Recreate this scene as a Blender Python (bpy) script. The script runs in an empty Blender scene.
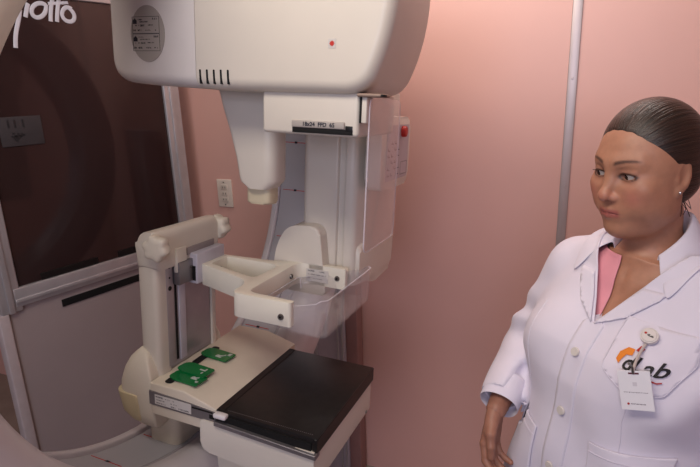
import bpy, bmesh, math, random
import numpy as np
from mathutils import Vector, Matrix
from mathutils.bvhtree import BVHTree
from mathutils.noise import noise as mnoise

random.seed(7)
SC = bpy.context.scene
COL = SC.collection
R_ = math.radians

# ------------------------------------------------------------------ camera, world, lights, exposure
FPX = 530.0
CAM_H = 1.62
_dn = Vector((68.0, 1908.0, FPX)).normalized()          # world "down" as the camera sees it (x right, y down, z forward)
_Z = -_dn
_Y = (Vector((0, 0, 1)) - _Z * _Z.z).normalized()
_X = _Y.cross(_Z)
cam_right = Vector((_X.x, _Y.x, _Z.x)); cam_down = Vector((_X.y, _Y.y, _Z.y)); cam_fwd = Vector((_X.z, _Y.z, _Z.z))
cd = bpy.data.cameras.new('camera')
cd.sensor_width = 36.0
cd.lens = FPX * 36.0 / 700.0
cd.clip_start = 0.02
cam = bpy.data.objects.new('camera', cd); COL.objects.link(cam)
up = -cam_down; back = -cam_fwd
cam.matrix_world = Matrix(((cam_right.x, up.x, back.x, 0), (cam_right.y, up.y, back.y, 0), (cam_right.z, up.z, back.z, CAM_H), (0, 0, 0, 1)))
SC.camera = cam
SC.view_settings.view_transform = 'Standard'
SC.view_settings.look = 'None'
SC.view_settings.gamma = 1.0
SC.view_settings.use_curve_mapping = False
SC.view_settings.exposure = 0.02

world = bpy.data.worlds.new('room_air'); SC.world = world; world.use_nodes = True
bg = world.node_tree.nodes['Background']
bg.inputs[0].default_value = (0.80, 0.78, 1.0, 1)
bg.inputs[1].default_value = 0.16

def area(name, loc, target, sx, sy, power, color):
    l = bpy.data.lights.new(name, 'AREA'); l.shape = 'RECTANGLE'; l.size = sx; l.size_y = sy
    l.energy = power; l.color = color
    o = bpy.data.objects.new(name, l); COL.objects.link(o); o.location = loc
    o.rotation_euler = (Vector(target) - Vector(loc)).to_track_quat('-Z', 'Y').to_euler()
    return o
area('ceiling_lamp_light', (-0.55, 0.25, 2.52), (-0.1, 1.2, 1.1), 1.2, 0.35, 17.0, (1.0, 0.90, 0.78))
area('ceiling_lamp_light_over_wall', (0.35, 1.45, 2.55), (0.42, 1.85, 1.5), 0.9, 0.2, 8.5, (1.0, 0.94, 0.88))
area('window_daylight', (-0.75, -1.9, 2.0), (0.4, 1.2, 1.1), 1.3, 1.1, 24.0, (0.78, 0.80, 1.0))

# ------------------------------------------------------------------ helpers
def lin(c):
    return tuple((v / 255 / 12.92) if v / 255 <= 0.04045 else ((v / 255 + 0.055) / 1.055) ** 2.4 for v in c)

MATS = {}
def mat(name, rgb, rough=0.5, metal=0.0, noise=0.05, scale=30, bump=0.0, bscale=200, spec=0.5, trans=0.0, ior=1.45, coat=0.0, alpha=1.0):
    m = bpy.data.materials.new(name); m.use_nodes = True
    nt = m.node_tree; b = nt.nodes['Principled BSDF']
    c = lin(rgb)
    tc = nt.nodes.new('ShaderNodeTexCoord')
    if noise > 0:
        n = nt.nodes.new('ShaderNodeTexNoise'); n.inputs['Scale'].default_value = scale; n.inputs['Detail'].default_value = 4
        nt.links.new(tc.outputs['Object'], n.inputs['Vector'])
        r = nt.nodes.new('ShaderNodeValToRGB')
        r.color_ramp.elements[0].position = 0.3; r.color_ramp.elements[1].position = 0.7
        r.color_ramp.elements[0].color = (*[v * (1 - noise) for v in c], 1)
        r.color_ramp.elements[1].color = (*[min(1, v * (1 + noise)) for v in c], 1)
        nt.links.new(n.outputs['Fac'], r.inputs['Fac']); nt.links.new(r.outputs['Color'], b.inputs['Base Color'])
    else:
        b.inputs['Base Color'].default_value = (*c, 1)
    b.inputs['Roughness'].default_value = rough; b.inputs['Metallic'].default_value = metal
    b.inputs['Specular IOR Level'].default_value = spec
    b.inputs['Transmission Weight'].default_value = trans; b.inputs['IOR'].default_value = ior
    b.inputs['Coat Weight'].default_value = coat; b.inputs['Alpha'].default_value = alpha
    if bump > 0:
        n2 = nt.nodes.new('ShaderNodeTexNoise'); n2.inputs['Scale'].default_value = bscale; n2.inputs['Detail'].default_value = 5
        nt.links.new(tc.outputs['Object'], n2.inputs['Vector'])
        bp = nt.nodes.new('ShaderNodeBump'); bp.inputs['Strength'].default_value = bump; bp.inputs['Distance'].default_value = 0.002
        nt.links.new(n2.outputs['Fac'], bp.inputs['Height']); nt.links.new(bp.outputs['Normal'], b.inputs['Normal'])
    MATS[name] = m
    return m

M_WALL = mat('pink_wall_paint', (226, 178, 167), 0.36, noise=0.04, scale=1.2, bump=0.12, bscale=6)
M_FLOOR = mat('beige_vinyl_floor', (150, 135, 125), 0.5, noise=0.12, scale=8)
M_CEIL = mat('white_ceiling', (225, 220, 210), 0.9)
M_WHITE = mat('warm_white_enamel', (217, 209, 198), 0.36, noise=0.015, scale=12, bump=0.04, bscale=500)
M_CREAM = mat('aged_cream_plastic', (222, 213, 198), 0.42, noise=0.03, scale=15)
M_YEL = mat('yellowed_plastic', (212, 200, 172), 0.5, noise=0.05, scale=15)
M_COVER = mat('beige_cover_plastic', (216, 205, 188), 0.5, noise=0.03, scale=20, bump=0.06, bscale=900)
M_BAND = mat('grey_scale_band', (172, 170, 178), 0.45, noise=0.02, scale=10)
M_GREY = mat('grey_metal', (140, 136, 140), 0.42, 0.75, noise=0.06, scale=40)
M_RAIL = mat('brushed_rail_metal', (168, 164, 172), 0.38, 0.55, noise=0.05, scale=25)
M_ALU = mat('aluminium_frame', (190, 186, 190), 0.3, 0.5, noise=0.06, scale=20)
M_STEEL = mat('steel_screw', (120, 115, 112), 0.35, 0.9)
M_LAV = mat('pale_anodised_block', (200, 196, 208), 0.35, 0.15)
M_BLACK = mat('black_carbon_top', (30, 27, 27), 0.3, noise=0.25, scale=60, bump=0.05, bscale=700)
M_DARK = mat('black_edge', (16, 14, 15), 0.4)
M_HOLE = mat('dark_recess', (10, 9, 10), 0.8)
M_LABEL = mat('grey_label', (172, 164, 158), 0.55, noise=0.02)
M_LABELW = mat('pale_label', (205, 200, 196), 0.5, noise=0.02)
M_INK = mat('ink', (28, 28, 42), 0.6)
M_RED = mat('red_print', (190, 40, 30), 0.5)
M_STRIP = mat('black_hook_strip', (22, 20, 21), 0.9, bump=0.6, bscale=1500)
M_GREEN = mat('green_acrylic', (14, 122, 62), 0.2, noise=0.05, trans=0.15, ior=1.49)
M_LEAD = mat('lead_letter', (196, 202, 196), 0.45, 0.1)
def clear_acrylic():
    m = bpy.data.materials.new('clear_acrylic'); m.use_nodes = True; nt = m.node_tree; nt.nodes.remove(nt.nodes['Principled BSDF'])
    out = nt.nodes['Material Output']; tr = nt.nodes.new('ShaderNodeBsdfTransparent'); tr.inputs[0].default_value = (0.95, 0.94, 0.95, 1)
    gl = nt.nodes.new('ShaderNodeBsdfGlossy'); gl.inputs['Roughness'].default_value = 0.06; gl.inputs[0].default_value = (1, 1, 1, 1)
    df = nt.nodes.new('ShaderNodeBsdfDiffuse'); df.inputs[0].default_value = (0.8, 0.78, 0.82, 1)
    lw = nt.nodes.new('ShaderNodeLayerWeight'); lw.inputs[0].default_value = 0.5
    pw = nt.nodes.new('ShaderNodeMath'); pw.operation = 'POWER'; pw.inputs[1].default_value = 4.0; nt.links.new(lw.outputs['Facing'], pw.inputs[0])
    fr = nt.nodes.new('ShaderNodeMapRange'); fr.inputs[3].default_value = 0.05; fr.inputs[4].default_value = 0.6; nt.links.new(pw.outputs[0], fr.inputs[0])
    ns = nt.nodes.new('ShaderNodeTexNoise'); ns.inputs['Scale'].default_value = 25
    mr = nt.nodes.new('ShaderNodeMapRange'); mr.inputs[3].default_value = 0.035; mr.inputs[4].default_value = 0.075; nt.links.new(ns.outputs[0], mr.inputs[0])
    a = nt.nodes.new('ShaderNodeMixShader'); nt.links.new(mr.outputs[0], a.inputs[0]); nt.links.new(tr.outputs[0], a.inputs[1]); nt.links.new(df.outputs[0], a.inputs[2])
    b = nt.nodes.new('ShaderNodeMixShader'); nt.links.new(fr.outputs[0], b.inputs[0]); nt.links.new(a.outputs[0], b.inputs[1]); nt.links.new(gl.outputs[0], b.inputs[2])
    nt.links.new(b.outputs[0], out.inputs[0]); return m
M_CLEAR = clear_acrylic()
M_CEDGE = mat('acrylic_edge_highlight', (226, 220, 232), 0.15, noise=0.0, alpha=0.55)  # pale frosted edges; also paints the highlight on the tray corner
M_PANEL = mat('grey_lower_panel', (166, 152, 152), 0.42, noise=0.03, scale=5)
M_GLASS = mat('dark_lead_glass', (50, 34, 34), 0.06, noise=0.0, trans=0.06, ior=1.5)
M_LETTER = mat('white_vinyl_lettering', (196, 196, 208), 0.5)
M_PLATE = mat('outlet_ivory', (226, 212, 200), 0.4)
M_RUBBER = mat('knob_ivory', (218, 210, 196), 0.5, noise=0.03)

def finish(me, m, smooth=True, angle=40):
    me.materials.append(m)
    if smooth:
        me.polygons.foreach_set('use_smooth', [True] * len(me.polygons))
        me.set_sharp_from_angle(angle=R_(angle))
    me.update()

def put(name, me, parent=None):
    o = bpy.data.objects.new(name, me); COL.objects.link(o)
    if parent is not None: o.parent = parent
    return o

def from_bm(name, bm, m, parent=None, smooth=True, angle=40):
    bmesh.ops.recalc_face_normals(bm, faces=bm.faces)
    me = bpy.data.meshes.new(name); bm.to_mesh(me); bm.free()
    finish(me, m, smooth, angle)
    return put(name, me, parent)

def tag(o, label=None, cat=None, group=None, kind=None):
    if label: o['label'] = label
    if cat: o['category'] = cat
    if group: o['group'] = group
    if kind: o['kind'] = kind
    return o

def empty(name, mw, label, cat, group=None):
    o = bpy.data.objects.new(name, None); COL.objects.link(o); o.empty_display_size = 0.1
    o.matrix_world = mw
    return tag(o, label, cat, group)

def bm_box(bm, a0, a1, b0, b1, z0, z1, bev=0.0, seg=3):
    vs = [bm.verts.new((x, y, z)) for x in (a0, a1) for y in (b0, b1) for z in (z0, z1)]
    F = [(0, 1, 3, 2), (4, 6, 7, 5), (0, 4, 5, 1), (2, 3, 7, 6), (0, 2, 6, 4), (1, 5, 7, 3)]
    fs = [bm.faces.new([vs[i] for i in f]) for f in F]
    if bev > 0:
        es = list({e for f in fs for e in f.edges})
        bmesh.ops.bevel(bm, geom=es, offset=bev, segments=seg, profile=0.5, affect='EDGES', clamp_overlap=True)

def box(name, m, parent, a0, a1, b0, b1, z0, z1, bev=0.002, seg=3):
    bm = bmesh.new(); bm_box(bm, a0, a1, b0, b1, z0, z1, bev, seg)
    return from_bm(name, bm, m, parent)

def bm_prism(bm, pts, axis, lo, hi, bev=0.0, seg=3, bev_all=False, clamp=True):
    """pts: 2-D polygon in the two axes other than `axis` (in order); extruded from lo to hi."""
    def P(p, v):
        q = list(p); q.insert(axis, v); return q
    A = [bm.verts.new(P(p, lo)) for p in pts]; B = [bm.verts.new(P(p, hi)) for p in pts]
    f1 = bm.faces.new(A); f2 = bm.faces.new(B[::-1]); n = len(pts); side = []
    for i in range(n):
        j = (i + 1) % n
        side.append(bm.faces.new((A[i], B[i], B[j], A[j])))
    if bev > 0:
        es = set(f1.edges) | set(f2.edges)
        if bev_all: es |= {e for f in side for e in f.edges}
        bmesh.ops.bevel(bm, geom=list(es), offset=bev, segments=seg, profile=0.5, affect='EDGES', clamp_overlap=clamp)

def prism(name, m, parent, pts, axis, lo, hi, bev=0.0, seg=3, bev_all=False, clamp=True):
    bm = bmesh.new(); bm_prism(bm, pts, axis, lo, hi, bev, seg, bev_all, clamp)
    return from_bm(name, bm, m, parent)

def rounded(pts, r, n=6):
    """round the corners of a polygon; r scalar or list"""
    out = []; k = len(pts)
    for i in range(k):
        p = Vector(pts[i]); a = Vector(pts[i - 1]); b = Vector(pts[(i + 1) % k])
        ri = r[i] if isinstance(r, (list, tuple)) else r
        if ri <= 0: out.append(tuple(p)); continue
        da = (a - p); db = (b - p); L = min(ri, da.length * 0.49, db.length * 0.49)
        s = p + da.normalized() * L; e = p + db.normalized() * L
        for j in range(n + 1):
            t = j / n
            q = s * (1 - t) ** 2 + p * 2 * t * (1 - t) + e * t * t
            out.append(tuple(q))
    return out

def bm_cyl(bm, p0, p1, r0, r1=None, n=20, caps=True):
    r1 = r0 if r1 is None else r1
    p0 = Vector(p0); p1 = Vector(p1); d = (p1 - p0).normalized()
    u = d.orthogonal().normalized(); v = d.cross(u)
    A = [bm.verts.new(p0 + (u * math.cos(2 * math.pi * i / n) + v * math.sin(2 * math.pi * i / n)) * r0) for i in range(n)]
    B = [bm.verts.new(p1 + (u * math.cos(2 * math.pi * i / n) + v * math.sin(2 * math.pi * i / n)) * r1) for i in range(n)]
    for i in range(n):
        j = (i + 1) % n
        bm.faces.new((A[i], A[j], B[j], B[i]))
    if caps: bm.faces.new(A[::-1]); bm.faces.new(B)

def cyl(name, m, parent, p0, p1, r0, r1=None, n=20, bev=0.0):
    bm = bmesh.new(); bm_cyl(bm, p0, p1, r0, r1, n)
    if bev > 0:
        es = [e for f in bm.faces if len(f.verts) > 4 for e in f.edges]
        bmesh.ops.bevel(bm, geom=es, offset=bev, segments=2, profile=0.5, affect='EDGES')
    return from_bm(name, bm, m, parent)

def screw(parent, p, nrm, r=0.006, name='screw'):
    p = Vector(p); nrm = Vector(nrm).normalized()
    bm = bmesh.new()
    bm_cyl(bm, p - nrm * 0.001, p + nrm * 0.0025, r, r * 0.85, 18)
    bm_cyl(bm, p + nrm * 0.0022, p + nrm * 0.0028, r * 0.42, r * 0.40, 6)
    o = from_bm(name, bm, M_STEEL, parent)
    o.data.materials.append(M_HOLE)
    for f in o.data.polygons:
        if (f.center - (p + nrm * 0.0028)).length < 0.0008 and len(f.vertices) == 6: f.material_index = 1
    return o

def tube(name, m, parent, pts, r, n=8, closed=False):
    cu = bpy.data.curves.new(name, 'CURVE'); cu.dimensions = '3D'; cu.bevel_depth = r; cu.bevel_resolution = n // 2 - 1; cu.use_fill_caps = True
    s = cu.splines.new('NURBS'); s.points.add(len(pts) - 1)
    for i, p in enumerate(pts): s.points[i].co = (*p, 1)
    s.order_u = min(4, len(pts)); s.use_endpoint_u = True; s.use_cyclic_u = closed
    tmp = bpy.data.objects.new('tmp', cu)
    me = bpy.data.meshes.new_from_object(tmp)
    bpy.data.objects.remove(tmp); bpy.data.curves.remove(cu)
    me.name = name; me.materials.clear(); finish(me, m)
    return put(name, me, parent)

def text_mesh(txt, size, ext=0.0003, bold=0.0, shear=0.0, spacing=1.0):
    cu = bpy.data.curves.new('t', 'FONT'); cu.body = txt; cu.size = size; cu.extrude = ext; cu.offset = bold; cu.shear = shear
    cu.align_x = 'CENTER'; cu.align_y = 'CENTER'; cu.space_character = spacing; cu.resolution_u = 3
    tmp = bpy.data.objects.new('tmp', cu); me = bpy.data.meshes.new_from_object(tmp)
    bpy.data.objects.remove(tmp); bpy.data.curves.remove(cu)
    return me

def text(name, txt, size, m, parent, origin, xdir, ydir, **kw):
    me = text_mesh(txt, size, **kw)
    x = Vector(xdir).normalized(); y = Vector(ydir); y = (y - x * y.dot(x)).normalized(); z = x.cross(y)
    mt = Matrix(((x.x, y.x, z.x, origin[0]), (x.y, y.y, z.y, origin[1]), (x.z, y.z, z.z, origin[2]), (0, 0, 0, 1)))
    me.transform(mt); me.materials.clear(); finish(me, m, False); me.name = name
    return put(name, me, parent)

# ------------------------------------------------------------------ room
WD = Vector((0.9205, -0.387, 0)).normalized()            # the wall runs along this direction
WN = Vector((WD.y, -WD.x, 0))                            # points from the wall to the camera
WP = Vector((-0.550, 2.238, 0))
wallrot = Matrix(((WD.x, -WN.x, 0, 0), (WD.y, -WN.y, 0, 0), (0, 0, 1, 0), (0, 0, 0, 1)))
def wmat(u, off, z):                                     # point on the wall: u along, off in front of it
    p = WP + WD * u + WN * off
    return Matrix.Translation((p.x, p.y, z)) @ wallrot

bm = bmesh.new(); bm_box(bm, -3.2, 3.6, 0, 0.12, 0, 2.7)
w = from_bm('wall_back', bm, M_WALL, None, False); w.matrix_world = wmat(0, 0, 0); tag(w, kind='structure')
bm = bmesh.new(); bm_box(bm, -3.2, 3.6, -5.2, 0.12, -0.1, 0)
w = from_bm('floor', bm, M_FLOOR, None, False); w.matrix_world = wmat(0, 0, 0); tag(w, kind='structure')
bm = bmesh.new(); bm_box(bm, -3.2, 3.6, -5.2, 0.12, 2.7, 2.8)
w = from_bm('ceiling', bm, M_CEIL, None, False); w.matrix_world = wmat(0, 0, 0); tag(w, kind='structure')
bm = bmesh.new(); bm_box(bm, -3.32, -3.2, -5.2, 0.12, 0, 2.7)
w = from_bm('wall_left', bm, M_WALL, None, False); w.matrix_world = wmat(0, 0, 0); tag(w, kind='structure')
bm = bmesh.new(); bm_box(bm, 3.6, 3.72, -5.2, 0.12, 0, 2.7)
w = from_bm('wall_right', bm, M_WALL, None, False); w.matrix_world = wmat(0, 0, 0); tag(w, kind='structure')
# wall joint strip
bm = bmesh.new(); bm_box(bm, -0.0145, 0.0145, -0.006, 0, 0, 2.7, 0.002)
for zz in (0.4, 0.9, 1.28, 1.62, 2.1): bm_cyl(bm, (0, -0.0055, zz), (0, -0.0075, zz), 0.004, 0.003, 12)
w = from_bm('trim_1', bm, mat('joint_strip_aluminium', (186, 172, 170), 0.36, 0.45, noise=0.08, scale=6), None)
w.matrix_world = wmat(1.365, 0, 0); tag(w, kind='structure')

# outlet on the wall
out = empty('wall_outlet', wmat(0.029, 0, 1.200), 'ivory wall outlet plate with three stacked inserts on the pink wall', 'outlet')
box('cover_plate', M_PLATE, out, -0.037, 0.037, -0.007, 0, -0.060, 0.060, 0.004)
for k in (-1, 0, 1):
    s = box('socket_insert', mat('outlet_insert_%d' % (k + 2), (214, 200, 188), 0.45), out, -0.016, 0.016, -0.0095, -0.006, k * 0.026 - 0.0115, k * 0.026 + 0.0115, 0.002)
    for q in (-0.006, 0.006):
        box('slot', M_HOLE, s, q - 0.0012, q + 0.0012, -0.0099, -0.0090, k * 0.026 - 0.004, k * 0.026 + 0.004, 0.0)
for zz in (-0.048, 0.048): screw(out, (0, -0.007, zz), (0, -1, 0), 0.003)

# ------------------------------------------------------------------ mammography machine, built in its own frame
# a = towards the patient side, b = away from the camera across the machine, z = up its column; origin at a corner of the film table
mZ = Vector((0.073, 0.033, 0.997)).normalized()
mA = Vector((0.9205, -0.387, -0.055)); mA = (mA - mZ * mA.dot(mZ)).normalized()
mB = mZ.cross(mA)
MO = Vector((-0.075, 0.860, 0.981))
MAT_M = Matrix(((mA.x, mB.x, mZ.x, MO.x), (mA.y, mB.y, mZ.y, MO.y), (mA.z, mB.z, mZ.z, MO.z), (0, 0, 0, 1)))
BASE = -0.93                                              # local z of the foot of the machine
mach = empty('mammography_machine', MAT_M @ Matrix.Translation((-0.45, 0.15, BASE)),
             'large white mammography machine with ring gantry, tube head and black film table', 'medical machine')
OFF = Matrix.Translation((0.45, -0.15, -BASE))
def mfix():
    """move every direct child of the machine made so far from machine coordinates to the root's own origin"""
    def walk(o):
        if o.type == 'MESH': o.data.transform(OFF)
        for c in o.children: walk(c)
    for c in mach.children: walk(c)

RC_B, RC_Z, RI, RO = 0.147, 0.418, 0.596, 0.735
# ring: cross-section (a, r) swept around
def ring_mesh(name, sec, m, parent, n=144, closed=True):
    bm = bmesh.new(); rings = []
    for i in range(n):
        t = 2 * math.pi * i / n
        rings.append([bm.verts.new((a, RC_B + r * math.cos(t), RC_Z + r * math.sin(t))) for a, r in sec])
    k = len(sec)
    for i in range(n):
        A, B = rings[i], rings[(i + 1) % n]
        for j in range(k if closed else k - 1):
            q = (j + 1) % k
            bm.faces.new((A[j], A[q], B[q], B[j]))
    return from_bm(name, bm, m, parent, True, 50)
sec = rounded([(-0.520, RI - 0.010), (-0.497, RI - 0.012), (-0.497, RI + 0.002), (-0.380, RI + 0.002), (-0.378, RI + 0.010), (-0.374, RI + 0.010), (-0.372, RI - 0.001), (-0.318, RI - 0.030), (-0.275, RI - 0.010), (-0.262, RI + 0.06), (-0.30, RO), (-0.52, RO), (-0.54, RI + 0.07)],
              [0.008, 0.008, 0, 0, 0, 0, 0.004, 0.04, 0.04, 0.04, 0.05, 0.05, 0.04], 5)
ring = ring_mesh('ring', sec, mat('ring_enamel', (206, 200, 206), 0.33, noise=0.01), mach)
band = ring_mesh('scale_band', [(-0.4965, RI + 0.0005), (-0.381, RI + 0.0005), (-0.381, RI + 0.003), (-0.4965, RI + 0.003)], M_BAND, ring)
def ring_pt(a, r, t): return Vector((a, RC_B + r * math.cos(t), RC_Z + r * math.sin(t)))
for deg in range(-158, 30, 15):
    bm = bmesh.new(); bm2 = bmesh.new()
    t = R_(deg); dt = 0.0016
    def quad(bmx, a0, a1, t0, t1, r=RI - 0.0004):
        P = [ring_pt(a0, r, t0), ring_pt(a1, r, t0), ring_pt(a1, r, t1), ring_pt(a0, r, t1)]
        Q = [p + (p - Vector((p.x, RC_B, RC_Z))).normalized() * 0.001 for p in P]
        v = [bmx.verts.new(p) for p in P + Q]
        for f in ((0, 1, 2, 3), (7, 6, 5, 4), (0, 4, 5, 1), (1, 5, 6, 2), (2, 6, 7, 3), (3, 7, 4, 0)): bmx.faces.new([v[i] for i in f])
    quad(bm, -0.488, -0.405, t - dt, t + dt)
    quad(bm2, -0.4475, -0.4385, t - 0.005, t + 0.006, RI - 0.0009)
    from_bm('scale_tick', bm, M_RED, band, False); from_bm('scale_figure', bm2, M_INK, band, False)
for dg, w_ in ((-43, 0.05),):                              # printed box seen between the film table and the paddle arm
    bm = bmesh.new()
    t = R_(dg)
    for da in (-0.485, -0.462, -0.438, -0.414): quad(bm, da, da + 0.0022, t - 0.075, t + 0.075)
    for dtt in (-0.074, 0.0, 0.074): quad(bm, -0.485, -0.412, t + dtt - 0.0015, t + dtt + 0.0015)
    from_bm('printed_grid', bm, M_INK, band, False)

# thicker shroud on the near upper quarter of the ring
bm = bmesh.new(); prev = None
for k in range(41):
    dg = 108 + 70 * k / 40; t = R_(dg); f = min(1, max(0, (178 - dg) / 26)); f = f * f * (3 - 2 * f)
    ri = 0.572 - 0.050 * f
    cs = rounded([(-0.42, ri + 0.03), (-0.36, ri), (-0.30, ri), (-0.272, ri + 0.04), (-0.285, 0.66), (-0.42, 0.66)], [0.02, 0.02, 0.025, 0.02, 0.02, 0.01], 4)
    loop = [bm.verts.new((a_, RC_B + r_ * math.cos(t), RC_Z + r_ * math.sin(t))) for a_, r_ in cs]
    if prev:
        for i in range(len(loop)): bm.faces.new((prev[i], prev[(i + 1) % len(loop)], loop[(i + 1) % len(loop)], loop[i]))
    else: bm.faces.new(loop)
    prev = loop
bm.faces.new(prev[::-1])
from_bm('ring_shroud', bm, M_WHITE, ring, True, 50)

# foot and rear pillar
prism('pedestal', M_WHITE, mach, rounded([(-0.60, -0.25), (-0.26, -0.25), (-0.26, 0.55), (-0.60, 0.55)], 0.08), 2, BASE, RC_Z - RO + 0.03, 0.02)

# ---- tube head: profile in (a, z), extruded along b
HB0, HB1 = 0.040, 0.285
def bez(p, q, r, n): return [((1 - t) ** 2 * p[0] + 2 * t * (1 - t) * q[0] + t * t * r[0], (1 - t) ** 2 * p[1] + 2 * t * (1 - t) * q[1] + t * t * r[1]) for t in [k / n for k in range(n + 1)]]
right = bez((0.000, 0.632), (0.046, 0.630), (0.062, 0.660), 10) + bez((0.062, 0.660), (0.092, 0.722), (0.0955, 0.80), 12)[1:]
main_p = [(-0.2855, 0.634), (-0.24, 0.632), (-0.1, 0.632)] + right + bez((0.0955, 0.85), (0.092, 0.955), (-0.03, 0.955), 10) + [(-0.2855, 0.955)]
def soft_prism(name, m, pts, lo, hi, r, flat=None, seg=7):
    """profile in (a, z) extruded along b with rounded rims; vertices on the plane a == flat keep their a"""
    n = len(pts); area_ = sum(pts[i][0] * pts[(i + 1) % n][1] - pts[(i + 1) % n][0] * pts[i][1] for i in range(n)); sg = 1 if area_ > 0 else -1
    nor = []
    for i in range(n):
        p0, p1, p2 = Vector(pts[i - 1]), Vector(pts[i]), Vector(pts[(i + 1) % n])
        def en(u, v): d = (v - u).normalized(); return Vector((d.y, -d.x)) * sg
        if flat is not None and abs(p1.x - flat) < 1e-6:
            q = en(p0, p1) if abs(p0.x - flat) > 1e-6 else en(p1, p2); nor.append(Vector((0, math.copysign(1, q.y))))
        else:
            q = en(p0, p1) + en(p1, p2); q.normalize(); nor.append(q)
    bm = bmesh.new(); loops = []
    st = [(r * (1 - math.cos(math.pi / 2 * k / seg)), r * (1 - math.sin(math.pi / 2 * k / seg))) for k in range(seg + 1)]
    for db, ins in st + [(hi - lo - d_, i_) for d_, i_ in reversed(st)]:
        loops.append([bm.verts.new((p[0] - q.x * ins, lo + db, p[1] - q.y * ins)) for p, q in zip(pts, nor)])
    for A, B in zip(loops, loops[1:]):
        for i in range(n): bm.faces.new((A[i], A[(i + 1) % n], B[(i + 1) % n], B[i]))
    bm.faces.new(loops[0]); bm.faces.new(loops[-1][::-1])
    return from_bm(name, bm, m, mach, True, 45)
head = soft_prism('tube_head', M_WHITE, main_p, HB0, 0.265, 0.022, -0.2855)
rear_p = rounded([(-0.497, 0.645), (-0.40, 0.638), (-0.2865, 0.634), (-0.2865, 0.955), (-0.497, 0.93)], [0.075, 0.02, 0, 0, 0.05], 10)
rear = soft_prism('head_rear_cover', mat('rear_cover_enamel', (226, 220, 218), 0.38, noise=0.012), rear_p, HB0, 0.265, 0.024, -0.2865)
box('head_core', M_WHITE, head, -0.30, -0.27, HB0 + 0.03, 0.265 - 0.03, 0.636, 0.93, 0)
# oval type label
bm = bmesh.new(); N = 48
pts = [(-0.395 + 0.0405 * math.cos(2 * math.pi * i / N), 0.731 + 0.051 * math.sin(2 * math.pi * i / N)) for i in range(N)]
bm_prism(bm, pts, 1, HB0 - 0.0012, HB0 + 0.002)
oval = from_bm('oval_label', bm, M_LABEL, rear)
tag(oval, 'grey oval type label')
bm = bmesh.new()
def fr(x0, x1, z0, z1, t=0.0007, y=HB0 - 0.0012):
    for (p, q, r, s) in ((x0, x1, z0, z0 + t), (x0, x1, z1 - t, z1), (x0, x0 + t, z0, z1), (x1 - t, x1, z0, z1)):
        bm_box(bm, p, q, y - 0.0003, y + 0.0002, r, s)
fr(-0.4305, -0.366, 0.7315, 0.762); fr(-0.4305, -0.366, 0.700, 0.7312)
from_bm('label_frame', bm, M_INK, oval, False)
LX, LY = (1, 0, 0), (0, 0, 1)
def print_row(par, x, z, y, wd, h, dens):
    """a row of print too small to read: little upright and level bars"""
    bm = bmesh.new(); p = x - wd / 2
    while p < x + wd / 2:
        w_ = random.uniform(0.0006, 0.0016)
        if random.random() < dens:
            bm_box(bm, p, p + 0.0004, y - 0.0002, y + 0.0002, z - h / 2, z + h / 2)
            zz = z + random.choice((-1, 0, 1)) * h * 0.35
            bm_box(bm, p, p + w_, y - 0.0002, y + 0.0002, zz - 0.0002, zz + 0.0003)
        p += w_ + 0.0004
    return from_bm('small_print', bm, M_INK, par, False)
for zt in (0.754, 0.7225):
    bm = bmesh.new(); bm_prism(bm, [(-0.4285, zt - 0.005), (-0.4195, zt - 0.005), (-0.4195, zt + 0.001), (-0.424, zt + 0.005), (-0.4285, zt + 0.001)], 1, HB0 - 0.0016, HB0)
    from_bm('maker_mark', bm, M_INK, oval, False)
for zt in (0.7310, 0.6995):
    for x, dz, wd, h, dn in ((-0.411, 0.0255, 0.010, 0.0022, 0.6), (-0.402, 0.0215, 0.022, 0.0022, 0.7), (-0.3755, 0.0265, 0.012, 0.0032, 0.8), (-0.4185, 0.0150, 0.012, 0.0018, 0.5),
                         (-0.4060, 0.0150, 0.010, 0.0034, 0.95), (-0.387, 0.0155, 0.016, 0.0018, 0.5), (-0.4255, 0.0065, 0.005, 0.0030, 0.9), (-0.4135, 0.0065, 0.008, 0.0030, 0.9), (-0.393, 0.0065, 0.012, 0.0022, 0.6), (-0.376, 0.0065, 0.007, 0.0022, 0.6)):
        print_row(oval, x, zt + dz, HB0 - 0.0014, wd, h, dn)
# cooling slots
for k in range(5):
    x = -0.2765 + k * 0.0152
    prism('vent_slot', M_HOLE, head, rounded([(x - 0.0015, 0.6425), (x + 0.0025, 0.6425), (x + 0.0015, 0.668), (x - 0.0025, 0.668)], 0.0015, 3), 1, HB0 - 0.0006, HB0 + 0.004)
# small sticker with a red mark
st = box('sticker', M_LABELW, head, -0.0185, -0.0045, HB0 - 0.0007, HB0, 0.7045, 0.7195, 0.0002, 1)
bm = bmesh.new()
sp = []
for i in range(20):
    rr = 0.0052 if i % 2 == 0 else 0.0032
    sp.append((-0.0115 + rr * math.cos(math.pi * i / 10), 0.712 + rr * math.sin(math.pi * i / 10)))
bm_prism(bm, sp, 1, HB0 - 0.0011, HB0 - 0.0006); from_bm('red_mark', bm, M_RED, st, False)
# finger recess at the front lower corner
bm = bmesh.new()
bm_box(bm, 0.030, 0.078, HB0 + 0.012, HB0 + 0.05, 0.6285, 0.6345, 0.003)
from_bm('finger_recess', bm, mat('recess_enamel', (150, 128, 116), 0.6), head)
box('recess_hole', M_HOLE, head, 0.0725, 0.0785, HB0 + 0.012, HB0 + 0.03, 0.6295, 0.6335, 0.001)

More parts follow.
